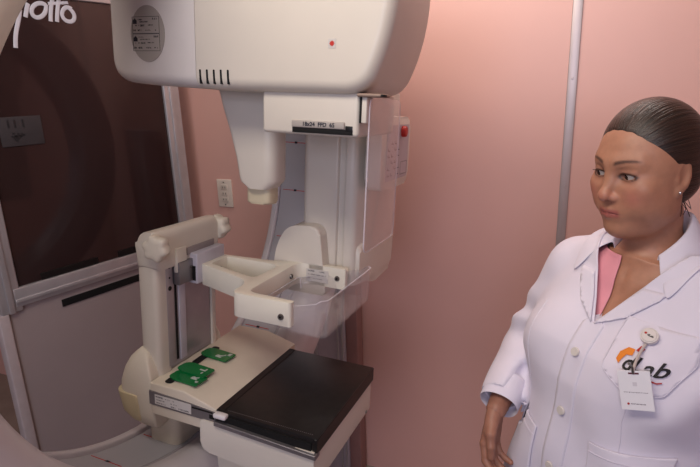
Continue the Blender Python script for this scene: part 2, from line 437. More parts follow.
# ---- collimator box
cb = box('collimator_box', M_WHITE, mach, -0.157, 0.033, 0.060, 0.262, 0.560, 0.636, 0.007, 4)
box('slot_opening', M_HOLE, cb, -0.0935, 0.023, 0.0585, 0.075, 0.5635, 0.5725, 0.0004)
pl = box('filter_drawer', M_LABEL, cb, -0.0945, 0.0085, 0.0560, 0.0700, 0.5725, 0.5855, 0.0025)
box('drawer_catch', M_DARK, cb, 0.0095, 0.0225, 0.0580, 0.07, 0.5700, 0.5790, 0.0008)
text('drawer_text', '18x24  FFD  65', 0.0100, M_INK, pl, (-0.041, 0.0557, 0.5790), LX, LY, bold=0.00025)
# shield clip and clear face shield
box('clip_slot', M_HOLE, cb, 0.0345, 0.0372, 0.0585, 0.075, 0.585, 0.6285, 0.0002)
box('shield_clip', M_WHITE, mach, 0.0372, 0.047, 0.060, 0.085, 0.585, 0.6290, 0.002)
sh = prism('face_shield', M_CLEAR, mach, rounded([(0.068, 0.352), (0.245, 0.352), (0.245, 0.628), (0.068, 0.628)], 0.018, 6), 0, 0.048, 0.0505, 0.0006, 2)
tag(sh, 'clear acrylic face shield')
sh.data.materials.append(M_CEDGE)
for p in sh.data.polygons:
    if abs(p.normal.x) < 0.5: p.material_index = 1

# ---- far arm (carries the column on the far side of the paddle)
arm = prism('support_arm', M_WHITE, mach, rounded([(-0.195, 0.30), (-0.104, 0.297), (-0.102, 0.306), (-0.088, 0.306), (-0.086, 0.296), (-0.060, 0.298), (-0.045, 0.36), (-0.045, 0.57), (-0.195, 0.57)],
            [0.02, 0.005, 0.003, 0.003, 0.005, 0.02, 0.03, 0.03, 0.02], 5), 2, 0.20, 0.648, 0.016, 4)
prism('arm_foot', M_WHITE, arm, rounded([(0.31, 0.215), (0.42, 0.180), (0.555, 0.185), (0.565, 0.25), (0.56, 0.30), (0.31, 0.30)], 0.02, 5), 0, -0.19, -0.047, 0.012)
bl = prism('arm_bulge', M_WHITE, arm, rounded([(-0.258, 0.18), (-0.240, 0.29), (-0.212, 0.338), (-0.13, 0.345), (-0.11, 0.18)], [0.02, 0.05, 0.035, 0.03, 0.01], 8), 1, 0.262, 0.36, 0.02, 5)
box('head_bridge', M_WHITE, mach, -0.24, -0.07, 0.25, 0.56, 0.640, 0.90, 0.03)
box('ring_bridge', M_WHITE, mach, -0.42, -0.18, 0.34, 0.55, 0.68, 0.88, 0.03)

# ---- rear drop of the head
bm = bmesh.new()
levels = [(0.640, -0.316, -0.185), (0.60, -0.305, -0.183), (0.55, -0.288, -0.182), (0.50, -0.274, -0.182), (0.455, -0.266, -0.182), (0.448, -0.262, -0.186), (0.436, -0.245, -0.200)]
prev = None
for z, a0, a1 in levels:
    loop = [bm.verts.new((p[0], p[1], z)) for p in rounded([(a0, 0.145), (a1, 0.145), (a1, 0.215), (a0, 0.215)], [0.010, 0.026, 0.03, 0.01], 5)]
    if prev:
        for i in range(len(loop)):
            j = (i + 1) % len(loop); bm.faces.new((prev[i], prev[j], loop[j], loop[i]))
    else: bm.faces.new(loop)
    prev = loop
bm.faces.new(prev[::-1])
drop = from_bm('head_rear_drop', bm, M_WHITE, mach)
prism('drop_foot', M_YEL, drop, rounded([(-0.258, 0.158), (-0.200, 0.158), (-0.200, 0.205), (-0.258, 0.205)], 0.014, 5), 2, 0.402, 0.445, 0.006)

# ---- control panel on the far side
cp = prism('control_panel', M_WHITE, mach, rounded([(0.30, 0.428), (0.520, 0.428), (0.520, 0.592), (0.30, 0.592)], 0.028, 6), 0, -0.040, -0.004, 0.006, 3)
kp = prism('keypad', mat('keypad_grey', (186, 176, 184), 0.4), cp, rounded([(0.335, 0.447), (0.505, 0.447), (0.505, 0.574), (0.335, 0.574)], 0.008, 4), 0, -0.0045, -0.0030, 0.0005, 1)
prism('bracket', M_WHITE, cp, [(0.40, 0.45), (0.50, 0.45), (0.50, 0.56), (0.40, 0.56)], 0, -0.09, -0.038, 0.004)
cyl('stop_button', M_RED, cp, (-0.004, 0.448, 0.558), (0.008, 0.448, 0.558), 0.0135, 0.012, 24, 0.002)
bm = bmesh.new()
for r_ in range(6):
    for c_ in range(4):
        if (r_ + c_) % 3 == 2: continue
        b0 = 0.345 + c_ * 0.024; z0 = 0.458 + r_ * 0.0145
        bm_box(bm, -0.0033, -0.0026, b0, b0 + 0.014, z0, z0 + 0.0016); bm_box(bm, -0.0033, -0.0026, b0, b0 + 0.0016, z0, z0 + 0.007)
from_bm('key_symbols', bm, M_INK, kp, False)
bm = bmesh.new(); bm_box(bm, -0.0033, -0.0026, 0.445, 0.500, 0.454, 0.456); bm_box(bm, -0.0033, -0.0026, 0.445, 0.447, 0.454, 0.486); bm_box(bm, -0.0033, -0.0026, 0.498, 0.500, 0.454, 0.486); bm_box(bm, -0.0033, -0.0026, 0.445, 0.500, 0.484, 0.486)
from_bm('key_frame', bm, M_GREY, kp, False)

# ---- film table: case, black top, metal lip
case = prism('film_table', M_WHITE, mach, rounded([(-0.266, -0.100), (-0.004, -0.118), (-0.004, -0.028), (-0.266, -0.028)], [0.022, 0.012, 0.002, 0.010], 5), 1, -0.006, 0.312, 0.006)
bt = prism('black_top', M_BLACK, case, [(-0.229, -0.016), (0.0, -0.032), (0.0, 0.0), (-0.229, 0.0)], 1, 0.0, 0.314, 0.0018, 2)
box('rear_strip', M_DARK, bt, -0.2285, -0.212, 0.004, 0.312, 0.0, 0.0012, 0.0004, 1)
box('front_edge', M_DARK, bt, -0.010, 0.0006, -0.0016, 0.3155, -0.034, -0.002, 0.001, 1)
bm = bmesh.new()
for k in range(46): bm_box(bm, -0.205 + k * 0.0042, -0.2036 + k * 0.0042, 0.0075, 0.0095, -0.0002, 0.0003)
from_bm('dotted_line', bm, M_GREY, bt, False)
prism('metal_lip', M_GREY, case, [(-0.228, -0.030), (0.001, -0.040), (0.001, -0.030), (-0.228, -0.020)], 1, -0.012, 0.01, 0.001, 1)
prism('edge_slot', M_HOLE, case, [(-0.224, -0.020), (-0.012, -0.030), (-0.012, -0.012), (-0.224, -0.006)], 1, -0.0035, 0.004)
lv = box('release_tab', mat('white_tab', (225, 220, 222), 0.35), case, -0.229, -0.199, -0.014, 0.002, -0.0115, -0.001, 0.004)
screw(case, (-0.005, 0.285, -0.105), (1, 0, 0), 0.004)

# fittings hanging under the film table
kb = cyl('underside_knob', M_DARK, case, (-0.315, 0.13, -0.235), (-0.315, 0.13, -0.095), 0.026, 0.030, 24, 0.004)
ub = box('underside_box', M_CREAM, case, -0.275, -0.150, 0.06, 0.16, -0.25, -0.10, 0.004)
for x_ in (-0.262, -0.235, -0.205): print_row(ub, x_, -0.205, 0.0595, 0.02, 0.006, 0.9)

# ---- beige cover between the post and the black top
cov = prism('table_cover', M_COVER, mach, [(-0.400, -0.055), (-0.400, 0.019), (-0.312, 0.021), (-0.2295, 0.000), (-0.2295, -0.055)], 1, 0.0, 0.345, 0.0035, 3)
sp_ = prism('label_strip', M_GREY, cov, [(-0.401, -0.030), (-0.401, 0.002), (-0.302, -0.001), (-0.229, -0.006), (-0.229, -0.030)], 1, -0.0025, 0.001, 0.0004, 1)
lb = box('type_label', M_LABELW, sp_, -0.385, -0.290, -0.0032, -0.002, -0.0255, -0.003, 0.0002, 1)
for x, z, wd, h, dn in ((-0.372, -0.0075, 0.020, 0.0036, 0.95), (-0.345, -0.0080, 0.024, 0.0022, 0.6), (-0.368, -0.0145, 0.026, 0.0022, 0.6), (-0.334, -0.0150, 0.018, 0.0022, 0.6), (-0.369, -0.0215, 0.024, 0.0022, 0.6), (-0.336, -0.0220, 0.012, 0.0030, 0.8), (-0.309, -0.0215, 0.026, 0.0030, 0.9)):
    print_row(lb, x, z, -0.0033, wd, h, dn)
box('strip_slot', M_HOLE, sp_, -0.288, -0.236, -0.0035, 0.0, -0.0100, -0.0065, 0.0003, 1)
box('lever_slot', M_HOLE, sp_, -0.2445, -0.2325, -0.0035, 0.0, -0.0225, -0.0130, 0.0005, 1)

# ---- post with rails and knobs
PA, PB0, PB1, PT = -0.395, 0.030, 0.236, 0.352
post = prism('post', M_WHITE, mach, rounded([(-0.456, PB0), (PA, PB0), (PA, PB0 + 0.034), (PA - 0.012, PB0 + 0.036), (PA - 0.012, PB1 - 0.022), (PA, PB1 - 0.020), (PA, PB1), (-0.456, PB1)], [0.03, 0.014, 0.002, 0, 0, 0.002, 0.012, 0.03], 5), 2, -0.03, 0.30, 0.004)
prism('post_cap', M_WHITE, post, rounded([(-0.446, 0.262), (-0.444, 0.340), (-0.386, 0.346), (-0.386, 0.262)], [0, 0.028, 0.020, 0], 8), 1, PB0 - 0.002, PB1 + 0.003, 0.010, 4)
box('cap_window', mat('window_shade_grey', (150, 140, 140), 0.5), post, -0.39, -0.384, 0.118, 0.216, 0.276, 0.294, 0.001)
box('cap_lug', M_WHITE, post, -0.392, -0.381, 0.080, 0.114, 0.245, 0.30, 0.003)
rail = box('rail', M_RAIL, post, -0.410, -0.398, 0.066, 0.212, 0.022, 0.27, 0.001)
tag(rail, 'grey metal guide rail')
box('hole_strip', mat('hole_strip_metal', (176, 168, 172), 0.4, 0.3), post, -0.402, -0.3945, 0.058, 0.080, 0.03, 0.268, 0.001)
for zz in (0.262, 0.236, 0.212):
    cyl('bolt_hole', M_HOLE, post, (-0.396, 0.069, zz), (-0.3935, 0.069, zz), 0.0052 if zz != 0.236 else 0.0022, None, 16)
box('rail_groove', M_HOLE, rail, -0.3985, -0.3965, 0.087, 0.0925, 0.035, 0.262, 0.0)
box('slide_bar', M_LAV, rail, -0.4, -0.3945, 0.098, 0.120, 0.030, 0.262, 0.002)
def knob(name, c, ax, r=0.0255, th=0.024, lobes=6):
    bm = bmesh.new(); n = 72; c = Vector(c); ax = Vector(ax).normalized(); u = ax.orthogonal().normalized(); v = ax.cross(u)
    loops = []
    for h, s in ((0, 0.80), (0.1, 0.93), (0.3, 1.0), (0.7, 1.0), (0.92, 0.93), (1.0, 0.80), (1.02, 0.45)):
        loops.append([bm.verts.new(c + ax * th * h + (u * math.cos(2 * math.pi * i / n) + v * math.sin(2 * math.pi * i / n)) * r * s * (1 - 0.09 * (1 - math.cos(lobes * 2 * math.pi * i / n)))) for i in range(n)])
    for A, B in zip(loops, loops[1:]):
        for i in range(n): bm.faces.new((A[i], A[(i + 1) % n], B[(i + 1) % n], B[i]))
    bm.faces.new(loops[0][::-1]); bm.faces.new(loops[-1])
    return from_bm(name, bm, M_RUBBER, post, True, 60)
knob('clamp_knob', (-0.382, PB0 + 0.002, 0.316), (0.15, -1, 0.02), 0.029, 0.026)
knob('clamp_knob', (-0.394, PB1 - 0.002, 0.316), (0, 1, 0), 0.030, 0.030)
# bulging base behind the table cover, and the block running on the ring
def skirt(name, m, lv, b0, b1):
    bm = bmesh.new(); prev = None
    for z, a0, a1, db in lv:
        loop = [bm.verts.new((p[0], p[1], z)) for p in rounded([(a0, b0 + db), (a1, b0 + db), (a1, b1 - db), (a0, b1 - db)], [0.034, 0.006, 0.006, 0.034], 6)]
        if prev:
            for i in range(len(loop)): bm.faces.new((prev[i], prev[(i + 1) % len(loop)], loop[(i + 1) % len(loop)], loop[i]))
        else: bm.faces.new(loop)
        prev = loop
    bm.faces.new(prev[::-1])
    return from_bm(name, bm, m, mach, True, 50)
skirt('post_base', M_CREAM, [(0.078, -0.450, -0.436, 0.024), (0.070, -0.460, -0.424, 0.016), (0.055, -0.476, -0.414, 0.006), (0.030, -0.490, -0.404, 0.000), (0.000, -0.500, -0.400, -0.002), (-0.03, -0.502, -0.400, -0.002), (-0.075, -0.495, -0.400, 0.004), (-0.105, -0.475, -0.405, 0.014), (-0.118, -0.45, -0.415, 0.03)], 0.006, 0.262)
skirt('base_bumper', mat('bumper_cream', (208, 194, 160), 0.45, noise=0.03), [(-0.022, -0.504, -0.44, 0.002), (-0.026, -0.510, -0.44, -0.003), (-0.034, -0.509, -0.44, -0.003), (-0.075, -0.501, -0.44, 0.002), (-0.100, -0.482, -0.44, 0.014)], 0.005, 0.263)
prism('carriage_block', M_CREAM, mach, rounded([(-0.470, 0.06), (-0.385, 0.06), (-0.385, 0.20), (-0.470, 0.20)], 0.02, 5), 2, -0.177, -0.10, 0.006)
box('table_beam', M_WHITE, mach, -0.42, -0.24, 0.05, 0.25, -0.095, -0.04, 0.01)
box('block_catch', M_CREAM, mach, -0.372, -0.350, 0.03, 0.05, -0.062, -0.035, 0.004)

# ---- compression paddle: carriage, arm frame, clear tray
cl = box('paddle_clamp', M_GREY, mach, -0.396, -0.378, 0.082, 0.132, 0.217, 0.268, 0.001)
screw(cl, (-0.3775, 0.121, 0.25), (1, 0, 0), 0.003)
bm = bmesh.new(); bm_box(bm, -0.392, -0.366, 0.128, 0.232, 0.208, 0.2795, 0.003)
carr = from_bm('paddle_carriage', bm, M_LAV, mach)
box('carriage_slot', M_HOLE, carr, -0.384, -0.371, 0.1262, 0.130, 0.216, 0.25, 0.0005)
ZT, ZB = 0.252, 0.2035
outer = rounded([(-0.368, 0.145), (-0.225, 0.098), (-0.205, 0.070), (-0.205, 0.020), (-0.072, 0.020), (-0.072, 0.036), (-0.178, 0.040), (-0.182, 0.262), (-0.062, 0.262), (-0.062, 0.280),
                 (-0.190, 0.280), (-0.225, 0.248), (-0.368, 0.235)], [0.004, 0.03, 0.02, 0.022, 0.006, 0.004, 0.022, 0.028, 0.004, 0.006, 0.02, 0.03, 0.004], 6)
hole = rounded([(-0.352, 0.160), (-0.212, 0.115), (-0.207, 0.222), (-0.352, 0.222)], [0.004, 0.02, 0.03, 0.004], 6)
def prism_hole(name, m, parent, outer, hole, z0, z1, bev):
    bm = bmesh.new()
    def lvl(z):
        o = [bm.verts.new((p[0], p[1], z)) for p in outer]; h = [bm.verts.new((p[0], p[1], z)) for p in hole]
        eo = [bm.edges.new((o[i], o[(i + 1) % len(o)])) for i in range(len(o))]
        eh = [bm.edges.new((h[i], h[(i + 1) % len(h)])) for i in range(len(h))]
        bmesh.ops.triangle_fill(bm, edges=eo + eh, use_beauty=True, use_dissolve=False)
        return o, h, eo + eh
    o0, h0, e0 = lvl(z0); o1, h1, e1 = lvl(z1)
    for A, B in ((o0, o1), (h1, h0)):
        for i in range(len(A)): bm.faces.new((A[i], A[(i + 1) % len(A)], B[(i + 1) % len(A)], B[i]))
    bmesh.ops.recalc_face_normals(bm, faces=bm.faces)
    if bev: bmesh.ops.bevel(bm, geom=[e for e in e0 + e1 if min(v.co.x for v in e.verts) < -0.079], offset=bev, segments=2, profile=0.5, affect='EDGES', clamp_overlap=True)
    es = []
    for e in bm.edges:
        d_ = (e.verts[0].co - e.verts[1].co); c_ = (e.verts[0].co + e.verts[1].co) / 2
        if abs(d_.y) > 0.006 and abs(d_.x) < 0.002 and abs(d_.z) < 1e-4 and c_.x > -0.078: es.append(e)
    bmesh.ops.bevel(bm, geom=es, offset=0.012, segments=5, profile=0.5, affect='EDGES', clamp_overlap=False)
    return from_bm(name, bm, m, parent, True, 35)
fr_ = prism_hole('paddle_arm', mat('arm_enamel', (228, 222, 208), 0.36, noise=0.012), mach, outer, hole, ZB, ZT, 0.0022)
screw(fr_, (-0.092, 0.0195, 0.222), (0, -1, 0), 0.0065)
screw(fr_, (-0.082, 0.2615, 0.228), (0, -1, 0), 0.0065); screw(fr_, (-0.1805, 0.225, 0.228), (1, 0, 0), 0.006)
screw(fr_, (-0.353, 0.195, 0.229), (1, 0, 0), 0.0065)
al = box('arm_label', M_LABELW, fr_, -0.160, -0.104, 0.2605, 0.2625, 0.212, 0.242, 0.0002, 1)
for x, z, wd, h, dn in ((-0.147, 0.2375, 0.016, 0.0036, 0.95), (-0.120, 0.2375, 0.014, 0.0036, 0.95), (-0.140, 0.2290, 0.030, 0.0030, 0.8), (-0.115, 0.2290, 0.010, 0.0026, 0.7), (-0.137, 0.2195, 0.034, 0.0024, 0.7)):
    print_row(al, x, z, 0.2604, wd, h, dn)
# clear tray: floor and four walls, open above, in one moulding
TZ = 0.192
def tray():
    bm = bmesh.new(); t = 0.0028
    out_ = rounded([(-0.176, 0.0405), (0.000, 0.020), (0.000, 0.275), (-0.178, 0.258)], [0.01, 0.022, 0.022, 0.01], 6)
    cx, cy = -0.09, 0.15
    def inset(p): 
        v = Vector((cx - p[0], cy - p[1])); s = t * 1.35
        return (p[0] + math.copysign(min(abs(v.x), t), v.x), p[1] + math.copysign(min(abs(v.y), t), v.y))
    def top(p):                                            # side walls slope down towards the arm
        f = min(1, max(0, (p[0] + 0.075) / 0.065)); return 0.219 + (0.266 - 0.219) * f
    n = len(out_)
    ob = [bm.verts.new((p[0] + (0.004 if p[0] < -0.1 else -0.003), p[1] + (0.003 if p[1] < cy else -0.003), TZ)) for p in out_]
    ot = [bm.verts.new((*p, top(p))) for p in out_]
    it = [bm.verts.new((*inset(p), top(p))) for p in out_]
    ib = [bm.verts.new((inset(p)[0] + (0.004 if p[0] < -0.1 else -0.003), inset(p)[1] + (0.003 if p[1] < cy else -0.003), TZ + t)) for p in out_]
    for A, B in ((ob, ot), (ot, it), (it, ib)):
        for i in range(n): bm.faces.new((A[i], A[(i + 1) % n], B[(i + 1) % n], B[i]))
    bm.faces.new(ib); bm.faces.new(ob[::-1])
    o = from_bm('paddle_tray', bm, M_CLEAR, mach, True, 50); o.data.materials.append(M_CEDGE)
    for k in range(n): o.data.polygons[n + k].material_index = 1
    for p in o.data.polygons:
        if p.normal.x > 0.62 and p.normal.y < -0.62: p.material_index = 1  # vertical corner highlight put into the colour of these faces
    return o
tr = tray(); tag(tr, 'clear acrylic compression tray')
mfix()

# upright cable channel behind the machine
colm = empty('cable_channel', wmat(0.48, 0.06, 0), 'grey aluminium upright channel standing by the wall behind the film table', 'metal column')
box('channel_body', mat('channel_metal', (182, 172, 182), 0.35, 0.1, noise=0.04), colm, -0.125, 0.115, -0.03, 0.04, 0, 1.45, 0.003)
for q in (-0.118, -0.100, -0.028, -0.012, 0.085, 0.105):
    box('rib', M_ALU, colm, q - 0.004, q + 0.004, -0.036, -0.029, 0.0, 1.45, 0.001)
box('side_shade', mat('side_shade_brown', (150, 112, 108), 0.5), colm, 0.115, 0.165, -0.02, 0.04, 0, 1.45, 0.003)  # brown strip standing in for the shade beside the channel

# ------------------------------------------------------------------ three film markers on the cover, and the hook strips under them
def mloc(a, b, z, ang=0.0):
    return MAT_M @ Matrix.Translation((a, b, z)) @ Matrix.Rotation(ang, 4, 'Z')
def hook_strip(a0, b0, a1, b1, label):
    L = math.hypot(a1 - a0, b1 - b0); ang = math.atan2(b1 - b0, a1 - a0)
    o = prism('hook_strip', M_STRIP, None, rounded([(0, -0.0085), (L, -0.0085), (L, 0.0085), (0, 0.0085)], 0.005, 4), 2, 0, 0.002, 0.0005, 1)
    o.matrix_world = mloc(a0, b0, 0.0215, ang); tag(o, label, 'fastener strip', 'black hook strips on the table cover')
hook_strip(-0.362, 0.012, -0.366, 0.100, 'black hook-and-loop strip under the two overlapping green markers')
hook_strip(-0.367, 0.108, -0.370, 0.200, 'black hook-and-loop strip under the single green marker farthest from the label strip')
def marker(a, b, ang, letters, label, z=0.0240):
    o = prism('film_marker', M_GREEN, None, rounded([(0, -0.016), (0.020, -0.021), (0.080, -0.020), (0.080, 0.020), (0.020, 0.021), (0, 0.016)], [0.008, 0.004, 0.003, 0.003, 0.004, 0.008], 4), 2, 0, 0.003, 0.0006, 1)
    o.matrix_world = mloc(a, b, z, ang); tag(o, label, 'film marker', 'green film markers on the table cover')
    for s_, dx, dy, sz in letters:
        text('lead_letter', s_, sz, M_LEAD, o, (dx, dy, 0.0034), (0, 1, 0), (-1, 0, 0), bold=0.0008, ext=0.0005)
marker(-0.374, 0.046, R_(-4), (('R', 0.058, 0.004, 0.021), ('c', 0.070, -0.007, 0.013)), 'green lead-lettered film marker nearest the label strip')
marker(-0.378, 0.078, R_(-5), (('L', 0.060, 0.006, 0.020), ('-', 0.064, -0.007, 0.018)), 'green lead-lettered film marker in the middle, overlapping the nearest one', 0.0276)
marker(-0.382, 0.166, R_(-5), (('R', 0.052, -0.007, 0.022), ('-', 0.060, 0.003, 0.016), ('m', 0.068, 0.010, 0.014)), 'green lead-lettered film marker lying apart, farthest from the label strip')

# ------------------------------------------------------------------ protective screen
th = R_(36); SD = Vector((math.sin(th), math.cos(th), 0)); SN = Vector((SD.y, -SD.x, 0))
SP = Vector((-0.6795, 2.1635, 0))
SM = Matrix(((SD.x, -SN.x, 0, SP.x), (SD.y, -SN.y, 0, SP.y), (0, 0, 1, 0), (0, 0, 0, 1)))
scr = empty('protective_screen', SM @ Matrix.Translation((-0.35, 0, 0)), 'freestanding protective screen with dark glass over a grey lower panel', 'protective screen')
SX = 0.35
def sbox(name, m, par, u0, u1, y0, y1, z0, z1, bev=0.002): return box(name, m, par, u0 + SX, u1 + SX, y0, y1, z0, z1, bev)
for u0, u1, z0 in ((-0.045, 0.024, 0.0), (-0.745, -0.680, 0.955)):
    pf = sbox('upright', M_ALU, scr, u0, u1, -0.012, 0.030, z0, 2.02, 0.004)
    sbox('upright_ridge', M_ALU, pf, u0 + 0.022, u0 + 0.040, -0.018, -0.011, z0, 2.02, 0.002)
sbox('lower_upright', mat('pale_upright', (200, 188, 190), 0.4, 0.2), scr, -0.757, -0.724, -0.012, 0.030, 0.0, 0.957, 0.004)
sbox('top_rail', M_ALU, scr, -0.68, -0.045, -0.012, 0.030, 1.922, 2.02, 0.003)
br = sbox('middle_rail', M_ALU, scr, -0.70, -0.045, -0.014, 0.030, 0.970, 1.032, 0.003)
sbox('rail_ridge', M_ALU, br, -0.70, -0.045, -0.021, -0.013, 0.984, 0.998, 0.003)
gl = sbox('glass_pane', M_GLASS, scr, -0.682, -0.043, 0.0, 0.012, 1.030, 1.926, 0.0)
tag(gl, 'dark brown lead glass')
lp = sbox('lower_panel', M_PANEL, scr, -0.726, -0.043, 0.000, 0.012, 0.10, 0.972, 0.0)
sbox('bottom_rail', M_ALU, scr, -0.70, -0.045, -0.012, 0.03, 0.05, 0.11, 0.003)
sbox('panel_slot', M_HOLE, lp, -0.555, -0.100, -0.004, 0.002, 0.917, 0.943, 0.001)
sbox('dark_strip', M_DARK, gl, -0.605, -0.405, -0.004, 0.001, 1.032, 1.056, 0.001)
sbox('dark_strip', M_DARK, gl, -0.325, -0.13, -0.004, 0.001, 1.032, 1.056, 0.001)
for u0 in (-0.74, -0.02): sbox('foot', M_ALU, scr, u0 - 0.005, u0 + 0.045, -0.17, 0.17 if u0 < -0.1 else 0.02, 0.0, 0.05, 0.006)
# brush lettering on the glass
def stroke(pts, r=0.0068):
    pts = [(p[0] + SX, -0.0012, p[1]) for p in pts]
    o = tube('lettering', M_LETTER, gl, pts, r)
    for v in o.data.vertices: v.co.y = -0.0004 + (v.co.y + 0.0012) * 0.12
    return o
def arc(cx, cz, rx, rz, a0, a1, n=14): return [(cx + rx * math.cos(R_(a0 + (a1 - a0) * i / n)), cz + rz * math.sin(R_(a0 + (a1 - a0) * i / n))) for i in range(n + 1)]
stroke([(-0.514, 1.880), (-0.517, 1.864), (-0.530, 1.832), (-0.542, 1.800), (-0.546, 1.768)])
stroke([(-0.505, 1.905), (-0.515, 1.925), (-0.532, 1.928), (-0.545, 1.912), (-0.540, 1.893), (-0.525, 1.890), (-0.512, 1.900), (-0.510, 1.885)], 0.006)
stroke([(-0.486, 1.900), (-0.492, 1.887), (-0.501, 1.859)]); stroke([(-0.478, 1.921), (-0.476, 1.925)], 0.007)
stroke([(-0.432, 1.901), (-0.433, 1.885), (-0.446, 1.866), (-0.466, 1.858), (-0.482, 1.866), (-0.478, 1.890), (-0.455, 1.906), (-0.434, 1.904), (-0.432, 1.895)])
stroke([(-0.406, 1.928), (-0.420, 1.892), (-0.426, 1.852)]); stroke([(-0.386, 1.928), (-0.399, 1.890), (-0.406, 1.852)])
stroke([(-0.425, 1.905), (-0.397, 1.908), (-0.360, 1.914)], 0.005)
stroke([(-0.362, 1.900), (-0.346, 1.887), (-0.343, 1.868), (-0.358, 1.853), (-0.380, 1.857), (-0.389, 1.875), (-0.378, 1.896), (-0.362, 1.902), (-0.352, 1.895)])
# thin grey rectangle on the glass, with dark marks
hp = sbox('grey_rectangle', mat('rectangle_grey', (62, 57, 60), 0.7, spec=0.2), gl, -0.640, -0.513, -0.004, 0.0, 1.475, 1.565, 0.010)
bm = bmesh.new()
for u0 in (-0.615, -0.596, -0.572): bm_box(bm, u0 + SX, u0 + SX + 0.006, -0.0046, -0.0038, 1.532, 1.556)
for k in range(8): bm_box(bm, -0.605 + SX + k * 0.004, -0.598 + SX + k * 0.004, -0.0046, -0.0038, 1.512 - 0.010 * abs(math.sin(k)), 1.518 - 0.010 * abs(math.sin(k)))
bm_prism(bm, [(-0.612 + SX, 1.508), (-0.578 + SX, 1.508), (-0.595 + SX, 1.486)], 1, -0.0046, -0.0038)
from_bm('rectangle_marks', bm, mat('rectangle_marks_dark', (34, 32, 36), 0.5), hp, False)
# end of protective screen

# ------------------------------------------------------------------ the woman
def ell(P, c, r):
    q = (P - np.array(c, dtype=np.float32)); r = np.array(r, dtype=np.float32)
    k0 = np.sqrt(((q / r) ** 2).sum(-1)); k1 = np.sqrt(((q / (r * r)) ** 2).sum(-1)) + 1e-9
    return k0 * (k0 - 1) / k1
def cap(P, a, b, r0, r1=None):
    r1 = r0 if r1 is None else r1
    a = np.array(a, dtype=np.float32); b = np.array(b, dtype=np.float32); ab = b - a
    t = np.clip(((P - a) @ ab) / (ab @ ab), 0, 1)
    return np.sqrt(((P - a - t[..., None] * ab) ** 2).sum(-1)) - (r0 + (r1 - r0) * t)
def smin(a, b, k):
    h = np.maximum(k - np.abs(a - b), 0) / k
    return np.minimum(a, b) - h * h * k * 0.25
def smax(a, b, k): return -smin(-a, -b, k)
def nets(f, lo, hi, h):
    """polygonise f over a box with surface nets -> verts, quads"""
    lo = np.array(lo, float); n = np.ceil((np.array(hi) - lo) / h).astype(int) + 1
    ax = [lo[i] + h * np.arange(n[i]) for i in range(3)]
    F = np.empty(tuple(n), np.float32)
    YY, ZZ = np.meshgrid(ax[1], ax[2], indexing='ij')
    step = max(1, int(1.5e6 / (n[1] * n[2])))
    for i0 in range(0, n[0], step):
        xs = ax[0][i0:i0 + step]
        P = np.empty((len(xs), n[1], n[2], 3), np.float32)
        P[..., 0] = xs[:, None, None]; P[..., 1] = YY; P[..., 2] = ZZ
        F[i0:i0 + step] = f(P)
    S = F < 0
    c = np.zeros(tuple(n - 1), np.int8)
    for dx in (0, 1):
        for dy in (0, 1):
            for dz in (0, 1): c += S[dx:n[0] - 1 + dx, dy:n[1] - 1 + dy, dz:n[2] - 1 + dz]
    act = (c > 0) & (c < 8); idx = np.argwhere(act); ids = -np.ones(act.shape, np.int64); ids[act] = np.arange(len(idx))
    acc = np.zeros((len(idx), 3)); cnt = np.zeros(len(idx))
    cor = [(0, 0, 0), (1, 0, 0), (0, 1, 0), (1, 1, 0), (0, 0, 1), (1, 0, 1), (0, 1, 1), (1, 1, 1)]
    for a in range(8):
        for b in range(a + 1, 8):
            ca, cb = np.array(cor[a]), np.array(cor[b])
            if np.abs(ca - cb).sum() != 1: continue
            fa = F[tuple((idx + ca).T)]; fb = F[tuple((idx + cb).T)]
            m = (fa < 0) != (fb < 0); t = np.where(m, fa / np.where(m, fa - fb, 1), 0)
            acc[m] += (ca + (cb - ca) * t[:, None])[m]; cnt[m] += 1
    V = lo + h * (idx + acc / cnt[:, None])
    Q = []
    for k in range(3):
        u, v = (k + 1) % 3, (k + 2) % 3
        sl0 = [slice(None)] * 3; sl1 = [slice(None)] * 3; sl0[k] = slice(0, -1); sl1[k] = slice(1, None)
        cr = S[tuple(sl0)] != S[tuple(sl1)]; p = np.argwhere(cr)
        p = p[(p[:, u] > 0) & (p[:, v] > 0) & (p[:, u] < n[u] - 1) & (p[:, v] < n[v] - 1)]
        eu = np.zeros(3, int); eu[u] = 1; ev = np.zeros(3, int); ev[v] = 1
        q = np.stack([ids[tuple((p - eu - ev).T)], ids[tuple((p - ev).T)], ids[tuple(p.T)], ids[tuple((p - eu).T)]], 1)
        flip = ~S[tuple(p.T)]
        q[flip] = q[flip][:, ::-1]; Q.append(q)
    return V, np.concatenate(Q)
def mesh_np(name, V, Q, m):
    me = bpy.data.meshes.new(name)
    me.vertices.add(len(V)); me.vertices.foreach_set('co', np.asarray(V, np.float32).ravel())
    me.loops.add(Q.size); me.loops.foreach_set('vertex_index', Q.ravel().astype(np.int32))
    me.polygons.add(len(Q)); me.polygons.foreach_set('loop_start', np.arange(0, Q.size, Q.shape[1], dtype=np.int32))
    me.update(calc_edges=True); me.validate()
    me.materials.append(m); me.polygons.foreach_set('use_smooth', [True] * len(me.polygons)); me.update()
    return me

PSI = R_(203)
BF = Vector((math.cos(PSI), math.sin(PSI), 0)); BR = Vector((BF.y, -BF.x, 0))
NX, NY = 0.546, 0.906
BM = Matrix(((BR.x, BF.x, 0, NX), (BR.y, BF.y, 0, NY), (0, 0, 1, 0), (0, 0, 0, 1)))     # body frame: x her right, y forward, z up
